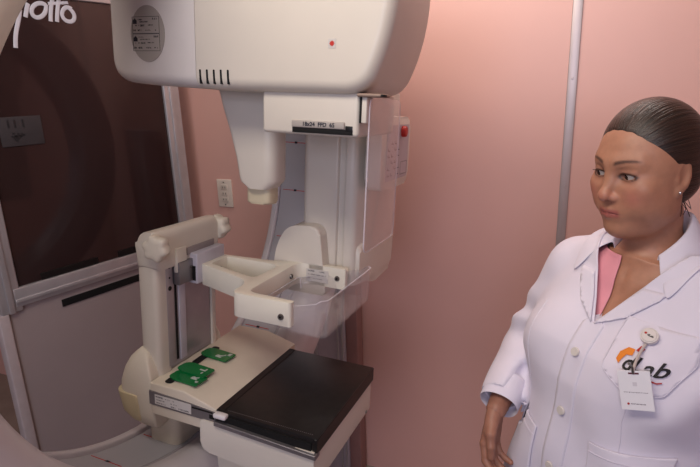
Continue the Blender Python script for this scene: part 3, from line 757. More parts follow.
# head frame inside the body frame
HEADC = (0.010, 0.034, 1.459)
hyaw, hpitch, hroll = R_(-3), R_(-5), R_(0)
HM = Matrix.Translation(HEADC) @ Matrix.Rotation(hyaw, 4, 'Z') @ Matrix.Rotation(hpitch, 4, 'X') @ Matrix.Rotation(hroll, 4, 'Y') @ Matrix.Diagonal((.92, .82, .94, 1))
HMi = np.array(HM.inverted(), dtype=np.float32)
HMn = np.array(HM)
def to_head(P): return P @ HMi[:3, :3].T + HMi[:3, 3]

def prof(z, tab):
    zs = [t[0] for t in tab]
    return [np.interp(z, zs, [t[i] for t in tab]).astype(np.float32) for i in range(1, len(tab[0]))]
TORSO = [(0.40, .245, .205, .035), (0.6, .24, .20, .035), (0.8, .205, .190, .036), (0.95, .178, .168, .034), (1.03, .172, .155, .032), (1.10, .182, .150, .030), (1.16, .198, .138, .022),
         (1.20, .192, .120, .012), (1.24, .172, .100, .002), (1.28, .130, .082, -.004), (1.32, .086, .070, -.002), (1.37, .050, .046, .002)]
def column(P, grow=0.0, tab=TORSO):
    rx, ry, yc = prof(P[..., 2], tab); rx = rx + grow; ry = ry + grow
    x = P[..., 0] / rx; y = (P[..., 1] - yc) / ry
    k = (np.abs(x) ** 2.3 + np.abs(y) ** 2.3) ** (1 / 2.3)
    return (k - 1) * np.minimum(rx, ry) * 0.9

EX, EY, EZ = 0.0315, 0.0745, 0.010
def face_sdf(p):
    """p in head frame (x her right, y forward, z up)"""
    ax = np.stack([np.abs(p[..., 0]), p[..., 1], p[..., 2]], -1)
    d = ell(p, (0, -.016, .040), (.077, .096, .084))
    d = smin(d, ell(p, (0, .018, .010), (.070, .078, .090)), .03)
    d = smin(d, ell(p, (0, .018, -.040), (.057, .069, .066)), .03)
    d = smin(d, ell(ax, (.033, .048, -.036), (.030, .034, .034)), .03)              # cheeks
    d = smin(d, ell(ax, (.046, .008, -.058), (.018, .032, .026)), .03)              # jaw
    d = smin(d, ell(p, (0, .070, -.088), (.024, .023, .019)), .024)                 # chin
    d = smin(d, ell(p, (0, .026, -.092), (.040, .040, .020)), .03)                  # under the chin
    d = smin(d, cap(ax, (.008, .0885, .031), (.042, .070, .034), .008, .006), .02)  # brow
    d = smin(d, ell(ax, (.040, .066, -.012), (.022, .018, .014)), .02)              # cheekbone
    d = smax(d, -ell(ax, (.030, .101, .011), (.019, .017, .0115)), .016)            # socket
    d = smin(d, cap(ax, (.003, .087, .020), (.0, .107, -.018), .0055, .0078), .014) # nose
    d = smin(d, ell(p, (0, .1095, -.0245), (.0112, .0108, .0098)), .008)
    d = smin(d, ell(ax, (.0125, .0955, -.029), (.0075, .0095, .0075)), .007)
    d = smax(d, -ell(ax, (.0065, .1000, -.0375), (.0036, .0060, .0036)), .003)
    d = smin(d, ell(p, (0, .080, -.056), (.028, .018, .020)), .014)                 # muzzle
    ux = np.abs(p[..., 0]); 
    d = smin(d, cap(ax, (.004, .0975, -.0530), (.0215, .0865, -.0575), .0042, .0020), .006)
    d = smin(d, cap(ax, (.0, .0965, -.0635), (.0195, .0865, -.0600), .0052, .0022), .006)
    d = smax(d, -cap(ax, (.0, .1030, -.0583), (.0235, .0895, -.0590), .0013, .0008), .0025)
    # eye: ball with lids, almond opening
    lid = ell(ax, (EX, EY, EZ), (.0148, .0142, .0138))
    d = smin(d, lid, .006)
    d = smin(d, cap(ax, (.018, .0865, EZ + .0085), (.044, .0795, EZ + .0080), .0022, .0018), .005)
    op = ell(ax, (EX, EY + .016, EZ - .0008), (.0140, .016, .0042))
    d = smax(d, -op, .0018)
    # ear
    q = ax - np.array((.0750, -.002, .004), np.float32)
    c_, s_ = math.cos(0.30), math.sin(0.30)
    qe = np.stack([q[..., 0] * c_ - q[..., 1] * -s_, -q[..., 0] * s_ + q[..., 1] * c_, q[..., 2]], -1)
    e = ell(qe, (0, 0, 0.002), (.0065, .0175, .030))
    e = smax(e, -ell(qe, (.007, .001, .004), (.0058, .0105, .0190)), .004)
    e = smin(e, ell(qe, (-.002, .006, -.026), (.006, .0085, .010)), .006)
    e = smin(e, ell(qe, (.0015, .012, -.004), (.004, .004, .007)), .004)
    d = smin(d, e, .006)
    return d
def skin_sdf(P):
    p = to_head(P)
    d = face_sdf(p)
    neck = cap(P, (0.006, 0.004, 1.385), (0.006, -0.002, 1.295), .045, .047)
    ap = np.stack([np.abs(P[..., 0]), P[..., 1], P[..., 2]], -1)
    neck = smin(neck, cap(ap, (.030, -.02, 1.312), (.11, -.015, 1.250), .024, .022), .03)
    neck = smin(neck, np.maximum(column(P, -.018), P[..., 2] - 1.310), .03)
    neck = smin(neck, cap(ap, (.012, .056, 1.268), (.09, .030, 1.272), .008, .008), .03)     # collar bones
    return smin(d, neck, .016)

skin = bpy.data.materials.new('skin'); skin.use_nodes = True
nt = skin.node_tree; b = nt.nodes['Principled BSDF']
at_ = nt.nodes.new('ShaderNodeAttribute'); at_.attribute_name = 'Col'
tc = nt.nodes.new('ShaderNodeTexCoord'); n1 = nt.nodes.new('ShaderNodeTexNoise'); n1.inputs['Scale'].default_value = 90; n1.inputs['Detail'].default_value = 5
mx = nt.nodes.new('ShaderNodeMix'); mx.data_type = 'RGBA'; mx.blend_type = 'MULTIPLY'; mx.inputs[0].default_value = 0.25
nt.links.new(tc.outputs['Object'], n1.inputs['Vector']); nt.links.new(at_.outputs['Color'], mx.inputs[6]); nt.links.new(n1.outputs['Fac'], mx.inputs[7])
nt.links.new(mx.outputs[2], b.inputs['Base Color'])
b.inputs['Roughness'].default_value = 0.48; b.inputs['Subsurface Weight'].default_value = 0.12; b.inputs['Subsurface Radius'].default_value = (0.012, 0.005, 0.003)
b.inputs['Subsurface Scale'].default_value = 0.5
bp = nt.nodes.new('ShaderNodeBump'); bp.inputs['Strength'].default_value = 0.15; bp.inputs['Distance'].default_value = 0.0008
n2 = nt.nodes.new('ShaderNodeTexNoise'); n2.inputs['Scale'].default_value = 600
nt.links.new(tc.outputs['Object'], n2.inputs['Vector']); nt.links.new(n2.outputs['Fac'], bp.inputs['Height']); nt.links.new(bp.outputs['Normal'], b.inputs['Normal'])

# arm joints in the body frame (her right arm; the left mirrors it)
SH_ = (.172, -.005, 1.228); EL_ = (.232, .060, 1.052); WR_ = (.143, .220, .968)
ELL = (-.226, -.020, .985); WRL = (-.215, .045, .775); SHL = (-.172, -.005, 1.228)
V1, Q1 = nets(skin_sdf, (-.20, -.14, 1.16), (.20, .16, 1.60), .0021)
# lower resolution rest of the body (under the clothes), joined into the same mesh
LEGT = (.085, .03, .78); KNE = (.088, .045, .46); ANK = (.09, .02, .085)
def rest_sdf(P):
    ap = np.stack([np.abs(P[..., 0]), P[..., 1], P[..., 2]], -1)
    d = np.maximum(column(P, -.030), np.maximum(P[..., 2] - 1.20, .74 - P[..., 2]))
    d = smin(d, cap(P, (.15, -.005, 1.22), EL_, .040, .033), .03)
    d = smin(d, cap(P, EL_, WR_, .032, .021), .01)
    d = smin(d, cap(P, (-.15, -.005, 1.22), ELL, .040, .033), .03)
    d = smin(d, cap(P, ELL, WRL, .030, .0175), .01)
    d = smin(d, cap(ap, LEGT, KNE, .085, .055), .03); d = smin(d, cap(ap, KNE, ANK, .054, .036), .02)
    return d
V2, Q2 = nets(rest_sdf, (-.30, -.18, .03), (.30, .26, 1.26), .009)

# hands
def hand_sdf(p):
    """wrist at 0, fingers down -z, x = back of the hand, y = thumb side"""
    d = ell(p, (0, 0, -.004), (.018, .024, .026))
    d = smin(d, ell(p, (0.001, .000, -.050), (.0150, .037, .048)), .02)
    K = [((.002, .024, -.083), .0108, (.040, .024, .019), (16, 50, 68)), ((.003, .0075, -.088), .0108, (.044, .027, .020), (22, 58, 74)),
         ((.002, -.0095, -.085), .0102, (.040, .025, .019), (26, 62, 76)), ((-.001, -.025, -.076), .0092, (.031, .019, .017), (30, 64, 76))]
    for kn, r, L, A in K:
        q = Vector(kn); d = smin(d, cap(p, (0, kn[1] * 0.55, -.030), tuple(q), r * 1.1, r), .010)
        fd = ell(p, tuple(q), (r, r, r))
        rr = r
        for l_, a_ in zip(L, A):
            a = R_(a_); nx = q + Vector((-math.sin(a), -kn[1] * 0.12 if True else 0, -math.cos(a))).normalized() * l_
            fd = smin(fd, cap(p, tuple(q), tuple(nx), rr, rr * 0.9), .003); q = nx; rr *= 0.9
        d = smin(d, fd, .0035)
    th_ = smin(cap(p, (-.004, .014, -.018), (-.016, .036, -.052), .016, .0125), cap(p, (-.016, .036, -.052), (-.022, .036, -.080), .0115, .0105), .005)
    th_ = smin(th_, cap(p, (-.022, .036, -.080), (-.024, .029, -.106), .0105, .0080), .004)
    d = smin(d, th_, .010)
    return d
V3, Q3 = nets(hand_sdf, (-.075, -.050, -.165), (.03, .062, .055), .0017)
def hand_frame(el, wr, side):
    z = (Vector(el) - Vector(wr)).normalized()
    z = (z * 0.42 + Vector((0.0, 0.0, 1.0)) * 0.8).normalized()
    x = Vector((side * 0.94, 0.34, 0)); x = (x - z * x.dot(z)).normalized(); y = z.cross(x) * (1 if side > 0 else -1)
    if y.y < 0: y = -y
    return np.array([[x.x, y.x, z.x], [x.y, y.y, z.y], [x.z, y.z, z.z]])
HS = 0.82
parts = [(V1, Q1), (V2, Q2)]
HF = hand_frame(EL_, WR_, 1)
hv = (V3 * HS) @ HF.T + np.array(WR_)
if np.linalg.det(HF) < 0: parts.append((hv, Q3[:, ::-1]))
else: parts.append((hv, Q3))
HL = hand_frame((-ELL[0], ELL[1], ELL[2]), (-WRL[0], WRL[1], WRL[2]), 1)
hv2 = (V3 * HS) @ HL.T + np.array((-WRL[0], WRL[1], WRL[2])); hv2[:, 0] *= -1
parts.append((hv2, Q3 if np.linalg.det(HL) < 0 else Q3[:, ::-1]))
VV = []; QQ = []; off = 0
for v, q in parts: VV.append(v); QQ.append(q + off); off += len(v)
VV = np.concatenate(VV); QQ = np.concatenate(QQ)
bme = mesh_np('person', VV, QQ, skin)
# skin colour varies with place: lips, brows, lash lines, cheeks
C_SK = np.array(lin((186, 132, 106))); C_LIP = np.array(lin((164, 88, 84))); C_BROW = np.array(lin((66, 44, 38))); C_CH = np.array(lin((206, 120, 110)))
C_HAND = np.array(lin((168, 116, 96))); C_LID = np.array(lin((150, 98, 84)))
hp_ = to_head(VV)
inhead = VV[:, 2] > 1.30
x, y, z = np.abs(hp_[:, 0]), hp_[:, 1], hp_[:, 2]
colr = np.tile(C_SK, (len(VV), 1))
def blend(w, c):
    global colr
    w = np.clip(w, 0, 1)[:, None] * inhead[:, None]; colr = colr * (1 - w) + c * w
sm = lambda v, e0, e1: np.clip((v - e0) / (e1 - e0), 0, 1)
blend(0.45 * np.exp(-(((x - .045) / .017) ** 2 + ((z + .026) / .017) ** 2)) * (y > 0.02), C_CH)
blend(0.35 * np.exp(-((x / .016) ** 2 + ((z + .026) / .012) ** 2)) * (y > 0.09), C_CH)
lw = np.exp(-(((z + .0580) / .0085) ** 4)) * (1 - sm(x, .019, .025)) * (y > .078)
blend(lw * 0.9, C_LIP)
bz = .0320 + .0060 * np.sin(np.clip((x - .010) / .042, 0, 1) * 2.2)
bw = np.exp(-(((z - bz) / (.0036 - .0017 * sm(x, .02, .05))) ** 4)) * sm(x, .009, .015) * (1 - sm(x, .047, .054)) * (y > .05)
blend(bw * 0.88, C_BROW)
ew = np.exp(-(((z - EZ) / .0125) ** 4 + ((x - EX) / .019) ** 4)) * (y > .06)
blend(ew * 0.45, C_LID)
lash = (np.sqrt(((x - EX) / .0152) ** 2 + ((z - EZ + .0004) / .0063) ** 2))
blend(np.exp(-((lash - 1.0) / .18) ** 2) * (y > .066) * 0.95, C_BROW * 0.6)
low = VV[:, 2] < 1.0
colr[low] = C_HAND
ca = bme.color_attributes.new('Col', 'FLOAT_COLOR', 'POINT')
ca.data.foreach_set('color', np.concatenate([colr, np.ones((len(VV), 1))], 1).astype(np.float32).ravel())
person = put('person', bme); person.matrix_world = BM
tag(person, 'woman in a white lab coat with dark hair pulled back, looking down at the machine', 'person')

def hpt(x, y, z): return HM @ Vector((x, y, z))
# eyes
eye_m = mat('eye_white', (178, 166, 160), 0.12, noise=0.02)
iris_m = mat('iris_brown', (38, 22, 16), 0.08, noise=0.0); pup_m = mat('pupil', (6, 5, 5), 0.05, noise=0)
for sx in (1, -1):
    c = Vector((sx * EX, EY, EZ))
    gaze = Vector((0.34, 1.0, -0.20)).normalized()
    bm = bmesh.new(); bmesh.ops.create_uvsphere(bm, u_segments=40, v_segments=40, radius=.0122)
    rot = gaze.to_track_quat('Z', 'Y').to_matrix().to_4x4()
    bmesh.ops.transform(bm, matrix=HM @ Matrix.Translation(c) @ rot, verts=bm.verts)
    o = from_bm('eye', bm, eye_m, person); o.data.materials.append(iris_m); o.data.materials.append(pup_m)
    cw = HM @ c; gw = (HM.to_3x3() @ gaze).normalized()
    for p in o.data.polygons:
        a = (p.center - cw).normalized().angle(gw)
        p.material_index = 2 if a < 0.24 else (1 if a < 0.56 else 0)
    # upper lashes
    bm = bmesh.new()
    for k in range(22):
        t = k / 21; lx = EX - .0135 + .027 * t
        zz = EZ + .0046 * math.sqrt(max(0, 1 - ((lx - EX) / .0142) ** 2)); yy = EY + math.sqrt(max(1e-6, .0146 ** 2 - (lx - EX) ** 2 - (zz - EZ) ** 2))
        p0 = hpt(sx * lx, yy, zz); p1 = hpt(sx * (lx + (t - 0.4) * .006), yy + .0060, zz + .0015)
        bm_cyl(bm, p0, p1, .0005, .00015, 5)
    from_bm('eyelashes', bm, mat('lash_dark', (24, 16, 14), 0.6, noise=0) if 'lash_dark' not in MATS else MATS['lash_dark'], person)

# hair
hair_m = bpy.data.materials.new('dark_brown_hair'); hair_m.use_nodes = True
nt = hair_m.node_tree; b = nt.nodes['Principled BSDF']
at2 = nt.nodes.new('ShaderNodeAttribute'); at2.attribute_name = 'comb'
ns = nt.nodes.new('ShaderNodeTexNoise'); ns.inputs['Scale'].default_value = 1.0; ns.inputs['Detail'].default_value = 6
nt.links.new(at2.outputs['Vector'], ns.inputs['Vector'])
rp = nt.nodes.new('ShaderNodeValToRGB'); rp.color_ramp.elements[0].position = .3; rp.color_ramp.elements[1].position = .75
rp.color_ramp.elements[0].color = (*lin((18, 12, 10)), 1); rp.color_ramp.elements[1].color = (*lin((62, 41, 33)), 1)
nt.links.new(ns.outputs['Fac'], rp.inputs['Fac']); nt.links.new(rp.outputs['Color'], b.inputs['Base Color'])
b.inputs['Roughness'].default_value = 0.36
bp = nt.nodes.new('ShaderNodeBump'); bp.inputs['Strength'].default_value = 0.9; bp.inputs['Distance'].default_value = 0.0025
nt.links.new(ns.outputs['Fac'], bp.inputs['Height']); nt.links.new(bp.outputs['Normal'], b.inputs['Normal'])
def comb_attr(me, pts, fphi=26, flen=9):
    phi = np.arctan2(pts[:, 0], pts[:, 2] - .015)
    a = me.attributes.new('comb', 'FLOAT_VECTOR', 'POINT')
    r = np.sqrt(pts[:, 0] ** 2 + (pts[:, 2] - .015) ** 2)
    a.data.foreach_set('vector', np.stack([phi * fphi, pts[:, 1] * flen, r * 30], 1).astype(np.float32).ravel())
def hair_sdf(p):
    ax = np.stack([np.abs(p[..., 0]), p[..., 1], p[..., 2]], -1)
    d = ell(p, (0, -.018, .042), (.0835, .104, .092))
    d = smin(d, ell(p, (0, -.045, -.012), (.068, .066, .060)), .03)
    ph = np.arctan2(p[..., 0], p[..., 2] - .015)
    cut = .894 * (p[..., 1] - .034) - .447 * (p[..., 2] + .000)
    cut = cut - 0.16 * np.maximum(0, np.abs(p[..., 0]) - .045) - .0010 * np.sin(ph * 23)  - .0006 * np.sin(ph * 9 + 2)
    d = smax(d, cut, .010)
    d = smax(d, -ell(ax, (.088, .010, -.010), (.024, .027, .036)), .006)
    d = smax(d, -(p[..., 2] + .068 + 0.3 * (p[..., 1] + .05)), .01)
    return d
Vh, Qh = nets(hair_sdf, (-.10, -.14, -.10), (.10, .10, .145), .0022)
def head_to_body(V): return V @ HMn[:3, :3].T + HMn[:3, 3]
me = mesh_np('hair', head_to_body(Vh), Qh, hair_m); comb_attr(me, Vh)
hair = put('hair', me, person); tag(hair, 'dark brown hair combed back tightly')
def bun_sdf(p):
    q = p - np.array((0, -.138, .008), np.float32)
    an = np.arctan2(q[..., 0], q[..., 2])
    d = ell(q, (0, 0, 0), (.043, .030, .043))
    return d + .0028 * np.sin(an * 3 + np.sqrt(q[..., 0] ** 2 + q[..., 2] ** 2) * 160) + .0012 * np.sin(an * 11)
Vb, Qb = nets(bun_sdf, (-.055, -.178, -.045), (.055, -.10, .062), .0022)
me = mesh_np('hair_bun', head_to_body(Vb), Qb, hair_m)
a = me.attributes.new('comb', 'FLOAT_VECTOR', 'POINT'); q = Vb - np.array((0, -.138, .008))
a.data.foreach_set('vector', np.stack([np.hypot(q[:, 0], q[:, 2]) * 500, np.arctan2(q[:, 0], q[:, 2]) * 2, q[:, 1] * 300], 1).astype(np.float32).ravel())
bun = put('hair_bun', me, hair)
# loose strands at the nape
bm_pts = []
for k in range(16):
    sx = -1 if k % 3 else 1
    x0 = sx * random.uniform(.030, .058); z0 = random.uniform(-.055, -.035); y0 = -.040 + random.uniform(-.02, .02)
    pts = [hpt(x0, y0, z0), hpt(x0 * 1.05, y0 - .010, z0 - .014), hpt(x0 * 1.0 + random.uniform(-.01, .01), y0 - .016 + random.uniform(-.01, .01), z0 - random.uniform(.022, .040))]
    o = tube('loose_strand', hair_m, hair, pts, .0006, 4)

# earring
er = bmesh.new(); bmesh.ops.create_icosphere(er, subdivisions=2, radius=.0026)
bmesh.ops.transform(er, matrix=Matrix.Translation(hpt(-.0810, .010, -.022)), verts=er.verts)
er_o = from_bm('ear_stud', er, mat('stud_silver', (220, 220, 225), 0.15, 0.9, noise=0), person)

# ---- clothes
coat_m = mat('white_coat_cloth', (221, 214, 228), 0.82, noise=0.02, scale=10, bump=0.25, bscale=900, spec=0.25)
coat_m.node_tree.nodes['Principled BSDF'].inputs['Sheen Weight'].default_value = 0.15
pink_m = mat('pink_blouse_cloth', (226, 152, 164), 0.8, noise=0.04, bump=0.2, bscale=600, spec=0.2)
thread_m = mat('seam_thread', (220, 213, 226), 0.8, noise=0.02)
def folds(P):
    x, y, z = P[..., 0], P[..., 1], P[..., 2]
    f = .0050 * np.sin(x * 34 + z * 9 + 1.3 * np.sin(z * 14)) * np.clip((1.12 - z) * 5, 0, 1) * np.clip(z * 3 - 1.5, 0, 1)
    f += .0042 * np.sin((x * 0.8 + z) * 46 + 3 * y * 10) * np.exp(-((np.abs(x) - .15) / .05) ** 2 - ((z - 1.15) / .06) ** 2)
    f += .0055 * np.sin((x * 1.2 - z) * 30 + 1) * np.exp(-((x + .10) / .10) ** 2 - ((z - 1.02) / .10) ** 2)
    return f
def coat_sdf(P):
    ap = np.stack([np.abs(P[..., 0]), P[..., 1], P[..., 2]], -1)
    d = column(P, .004)
    d = smin(d, ell(ap, (.078, .105, 1.115), (.072, .062, .072)), .05)
    d = smin(d, cap(ap, (.05, -.012, 1.306), (.165, -.008, 1.250), .036, .048), .05)
    sl = smin(cap(P, SH_, EL_, .062, .048), cap(P, EL_, tuple(Vector(EL_).lerp(Vector(WR_), .80)), .049, .037), .02)
    sl = np.minimum(sl, smin(cap(P, SHL, ELL, .062, .050), cap(P, ELL, tuple(Vector(ELL).lerp(Vector(WRL), .80)), .049, .039), .02))
    # sleeve creases
    t = P[..., 2]
    cr = .0085 * np.sin((t * 1.0 + P[..., 1] * 0.7 + np.abs(P[..., 0]) * .5) * 95) * np.exp(-((t - 1.02) / .055) ** 2) + .0060 * np.sin((t - P[..., 1] * 0.9) * 70 + 2) * np.exp(-((t - 1.12) / .06) ** 2) + .003 * np.sin((t + P[..., 1]) * 110) * np.exp(-((t - .92) / .04) ** 2)
    sl = sl + cr
    d = smin(d, sl, .022) + folds(P)
    return np.maximum(d * 0.9, .52 - P[..., 2])
Vc, Qc = nets(coat_sdf, (-.33, -.20, .50), (.33, .30, 1.40), .0055)
# open the neck, the V and the hem, and the sleeve ends
def cut_mesh(V, Q, planes):
    me_ = bpy.data.meshes.new('c'); me_.vertices.add(len(V)); me_.vertices.foreach_set('co', np.asarray(V, np.float32).ravel())
    me_.loops.add(Q.size); me_.loops.foreach_set('vertex_index', Q.ravel().astype(np.int32)); me_.polygons.add(len(Q)); me_.polygons.foreach_set('loop_start', np.arange(0, Q.size, 4, dtype=np.int32)); me_.update(calc_edges=True)
    b_ = bmesh.new(); b_.from_mesh(me_); bpy.data.meshes.remove(me_)
    for _ in range(3): bmesh.ops.smooth_vert(b_, verts=b_.verts, factor=0.5, use_axis_x=True, use_axis_y=True, use_axis_z=True)
    for co, no, test in planes:
        gf = [f for f in b_.faces if test(f.calc_center_median())]
        ge = list({e for f in gf for e in f.edges}); gv = list({v for f in gf for v in f.verts})
        bmesh.ops.bisect_plane(b_, geom=gv + ge + gf, plane_co=co, plane_no=no, dist=1e-5)
    return b_
CUFFS = []
for e_, w_ in ((EL_, WR_), (ELL, WRL)): CUFFS.append((Vector(e_).lerp(Vector(w_), .84), (Vector(w_) - Vector(e_)).normalized()))
VB = 1.205
VSL = .66
Lv = [((0, 0, VB), (sx, 0, -VSL), (lambda c: c.y > -.01 and c.z > VB - .02)) for sx in (1, -1)]
Lv += [((0, 0, .535), (0, 0, 1), lambda c: c.z < .56), ((0, 0, 1.335), (0, 0, 1), lambda c: c.z > 1.31)]
Lv += [(tuple(c0), tuple(d0), (lambda c, c0=c0: (Vector((c.x, c.y, c.z)) - c0).length < .075)) for c0, d0 in CUFFS]
bmc = cut_mesh(Vc, Qc, Lv)
def gone(c):
    if c.z > 1.335 or c.z < .535: return True
    if c.z > 1.27 and math.hypot((c.x - .008) / .054, (c.y - .000) / .053) < 1: return True
    if c.y > 0 and c.z > VB and abs(c.x) < (c.z - VB) * VSL: return True
    return any((Vector(c) - c0).dot(d0) > 0 and (Vector(c) - c0).length < .062 for c0, d0 in CUFFS)
bmesh.ops.delete(bmc, geom=[f for f in bmc.faces if gone(f.calc_center_median())], context='FACES')
bmesh.ops.delete(bmc, geom=[v for v in bmc.verts if not v.link_faces], context='VERTS')
BVH = BVHTree.FromBMesh(bmc)
me = bpy.data.meshes.new('lab_coat'); bmc.to_mesh(me); bmc.free(); me.materials.append(coat_m)
me.polygons.foreach_set('use_smooth', [True] * len(me.polygons))
coat = put('lab_coat', me, person); tag(coat, 'white buttoned lab coat')
md = coat.modifiers.new('solid', 'SOLIDIFY'); md.thickness = 0.0022; md.offset = -1
def onc(x, z, off=0.002):
    h = BVH.ray_cast(Vector((x, .5, z)), Vector((0, -1, 0)))
    if h[0] is None: return Vector((x, .1, z)), Vector((0, 1, 0))
    n = h[1] if h[1].y > 0 else -h[1]
    return h[0] + n * off, n
def patch(name, poly, parent, m, off=0.003, thick=0.0022, cell=0.006):
    """cloth patch: polygon in (x, z) of the body frame laid on the coat"""
    from mathutils.geometry import intersect_point_quad_2d
    bm = bmesh.new()
    vs = [bm.verts.new((p[0], 0, p[1])) for p in poly]; bm.faces.new(vs)
    xs = [p[0] for p in poly]; zs = [p[1] for p in poly]
    v = min(xs) + cell
    while v < max(xs): bmesh.ops.bisect_plane(bm, geom=bm.verts[:] + bm.edges[:] + bm.faces[:], plane_co=(v, 0, 0), plane_no=(1, 0, 0)); v += cell
    v = min(zs) + cell
    while v < max(zs): bmesh.ops.bisect_plane(bm, geom=bm.verts[:] + bm.edges[:] + bm.faces[:], plane_co=(0, 0, v), plane_no=(0, 0, 1)); v += cell
    for q in bm.verts: q.co = onc(q.co.x, q.co.z, off)[0]
    bmesh.ops.recalc_face_normals(bm, faces=bm.faces)
    if sum(f.normal.y for f in bm.faces) < 0: bmesh.ops.reverse_faces(bm, faces=bm.faces)
    me = bpy.data.meshes.new(name); bm.to_mesh(me); bm.free(); finish(me, m, True, 60)
    o = put(name, me, parent); s = o.modifiers.new('solid', 'SOLIDIFY'); s.thickness = thick; s.offset = -1
    return o
def seam(pts, parent, name='seam', r=.0009, m=thread_m, off=.0012):
    P = []
    for (x0, z0), (x1, z1) in zip(pts, pts[1:]):
        n = max(2, int(math.hypot(x1 - x0, z1 - z0) / .008))
        for i in range(n): P.append(onc(x0 + (x1 - x0) * i / n, z0 + (z1 - z0) * i / n, off)[0])
    P.append(onc(*pts[-1], off)[0])
    return tube(name, m, parent, P, r, 4)

# front placket and buttons
patch('placket', [(-.022, .55), (.020, .55), (.020, VB - .004), (.002, VB + .012), (-.022, VB)], coat, coat_m, .0012, .0014)
for z in (1.155, 1.045, .935, .82, .70):
    p, n = onc(0.0, z, .0045)
    bm = bmesh.new(); bm_cyl(bm, p - n * .001, p + n * .0022, .0082, .0074, 24)
    for sx, sz in ((.0022, .0022), (-.0022, .0022), (.0022, -.0022), (-.0022, -.0022)):
        bm_cyl(bm, p + Vector((sx, 0, sz)) + n * .0020, p + Vector((sx, 0, sz)) + n * .0026, .0007, .0007, 6)
    from_bm('button', bm, MATS.get('button_pearl') or mat('button_pearl', (214, 206, 200), 0.25, noise=.02), coat)
# front panel seams
for sx in (1, -1): seam([(sx * .125, 1.20), (sx * .105, 1.08), (sx * .108, .95), (sx * .125, .75), (sx * .13, .56)], coat, 'panel_seam', .0006, off=.0004)
# lapels and collar
def lapel(sx):
    inner = [(sx * .004, VB - .002), (sx * (.045 * VSL + .003), VB + .045), (sx * (.070 * VSL + .004), VB + .070)]
    outer_ = [(sx * .086, VB + .070), (sx * .080, VB + .058), (sx * .048, VB + .022)]
    pts = inner + outer_
    return patch('lapel', pts, coat, coat_m, .0042, .0020)
lapel(1); lapel(-1)
def collar():
    bm = bmesh.new(); n = 48; rows = []
    for i in range(n + 1):
        t = -1 + 2 * i / n; a = t * R_(128)                # 0 at the nape, +-128 deg towards the front
        s, c = math.sin(a), -math.cos(a)
        f = max(0, (abs(t) - 0.35) / 0.65)
        zr = 1.388 - 0.062 * f ** 1.25; wd = .042 + .014 * f
        def P(r, z): return Vector((.008 + s * r * 1.03, .002 + c * r * (1.0 + .10 * f), z))
        row = [P(.052, zr - .040), P(.053, zr - .012), P(.0565, zr), P(.063, zr - .004)]
        for k in (.35, .65, 1.0):                          # the fall lies on the shoulder
            q = P(.063 + wd * k, zr)
            h = BVH.ray_cast(Vector((q.x, q.y, 1.6)), Vector((0, 0, -1)))
            zz = (h[0].z if h[0] else 1.27) + .006
            q.z = min(zr - .006 - .030 * k, max(zz, zr - .010 - .075 * k)) if k < 1 else max(zz, zr - .095)
            row.append(q)
        rows.append([bm.verts.new(p) for p in row])
    for A, B in zip(rows, rows[1:]):
        for i in range(len(A) - 1): bm.faces.new((A[i], A[i + 1], B[i + 1], B[i]))
    o = from_bm('collar', bm, coat_m, coat, True, 80)
    s = o.modifiers.new('solid', 'SOLIDIFY'); s.thickness = .0022; s.offset = 0
    s = o.modifiers.new('sub', 'SUBSURF'); s.levels = 1; s.render_levels = 2
collar()
# blouse under the coat
def blouse_sdf(P): return skin_sdf(P) - .0045
Vp, Qp = nets(blouse_sdf, (-.14, -.02, 1.165), (.14, .20, 1.33), .005)
BL, BSL, BX = VB + .036, .10, .010
BSL2 = 3.0
bmx = cut_mesh(Vp, Qp, [((BX, 0, BL), (1, 0, -BSL), (lambda c: True))] + [((0, .0, 0), (0, 1, 0), lambda c: True), ((0, 0, 1.175), (0, 0, 1), lambda c: True), ((0, 0, 1.312), (0, 0, 1), lambda c: True)])
bmesh.ops.delete(bmx, geom=[f for f in bmx.faces if (lambda c: c.y < 0 or c.z < 1.175 or c.z > 1.312 or abs(c.x) > .13 or c.x - BX < (c.z - BL) * BSL)(f.calc_center_median())], context='FACES')
bmesh.ops.delete(bmx, geom=[v for v in bmx.verts if not v.link_faces], context='VERTS')
me = bpy.data.meshes.new('blouse'); bmx.to_mesh(me); bmx.free(); me.materials.append(pink_m); me.polygons.foreach_set('use_smooth', [True] * len(me.polygons))
bl_ = put('blouse', me, person); tag(bl_, 'pink blouse'); s = bl_.modifiers.new('solid', 'SOLIDIFY'); s.thickness = .0015
# cuffs
for e_, w_ in ((EL_, WR_), (ELL, WRL)):
    a = Vector(e_).lerp(Vector(w_), .62); c2 = Vector(e_).lerp(Vector(w_), .93); d = (c2 - a).normalized(); u = d.orthogonal().normalized(); v = d.cross(u); L = (c2 - a).length
    bm = bmesh.new(); rows = []
    for h, r in ((0.0, .0385), (.04, .0415), (0.2, .0420), (.6, .0412), (.96, .0405), (1.0, .0395), (0.96, .0375), (.0, .0360)):
        rows.append([bm.verts.new(a + d * L * h + (u * math.cos(t) + v * math.sin(t)) * (r + .0012 * math.sin(3 * t + 1))) for t in [2 * math.pi * i / 40 for i in range(40)]])
    for A, B in zip(rows, rows[1:]):
        for i in range(40): bm.faces.new((A[i], A[(i + 1) % 40], B[(i + 1) % 40], B[i]))
    from_bm('cuff', bm, coat_m, coat, True, 60)
    from_pts = [a + d * L * .05 + (u * math.cos(t) + v * math.sin(t)) * .0422 for t in [2 * math.pi * i / 24 for i in range(24)]]
    tube('cuff_seam', thread_m, coat, from_pts, .0007, 4, True)
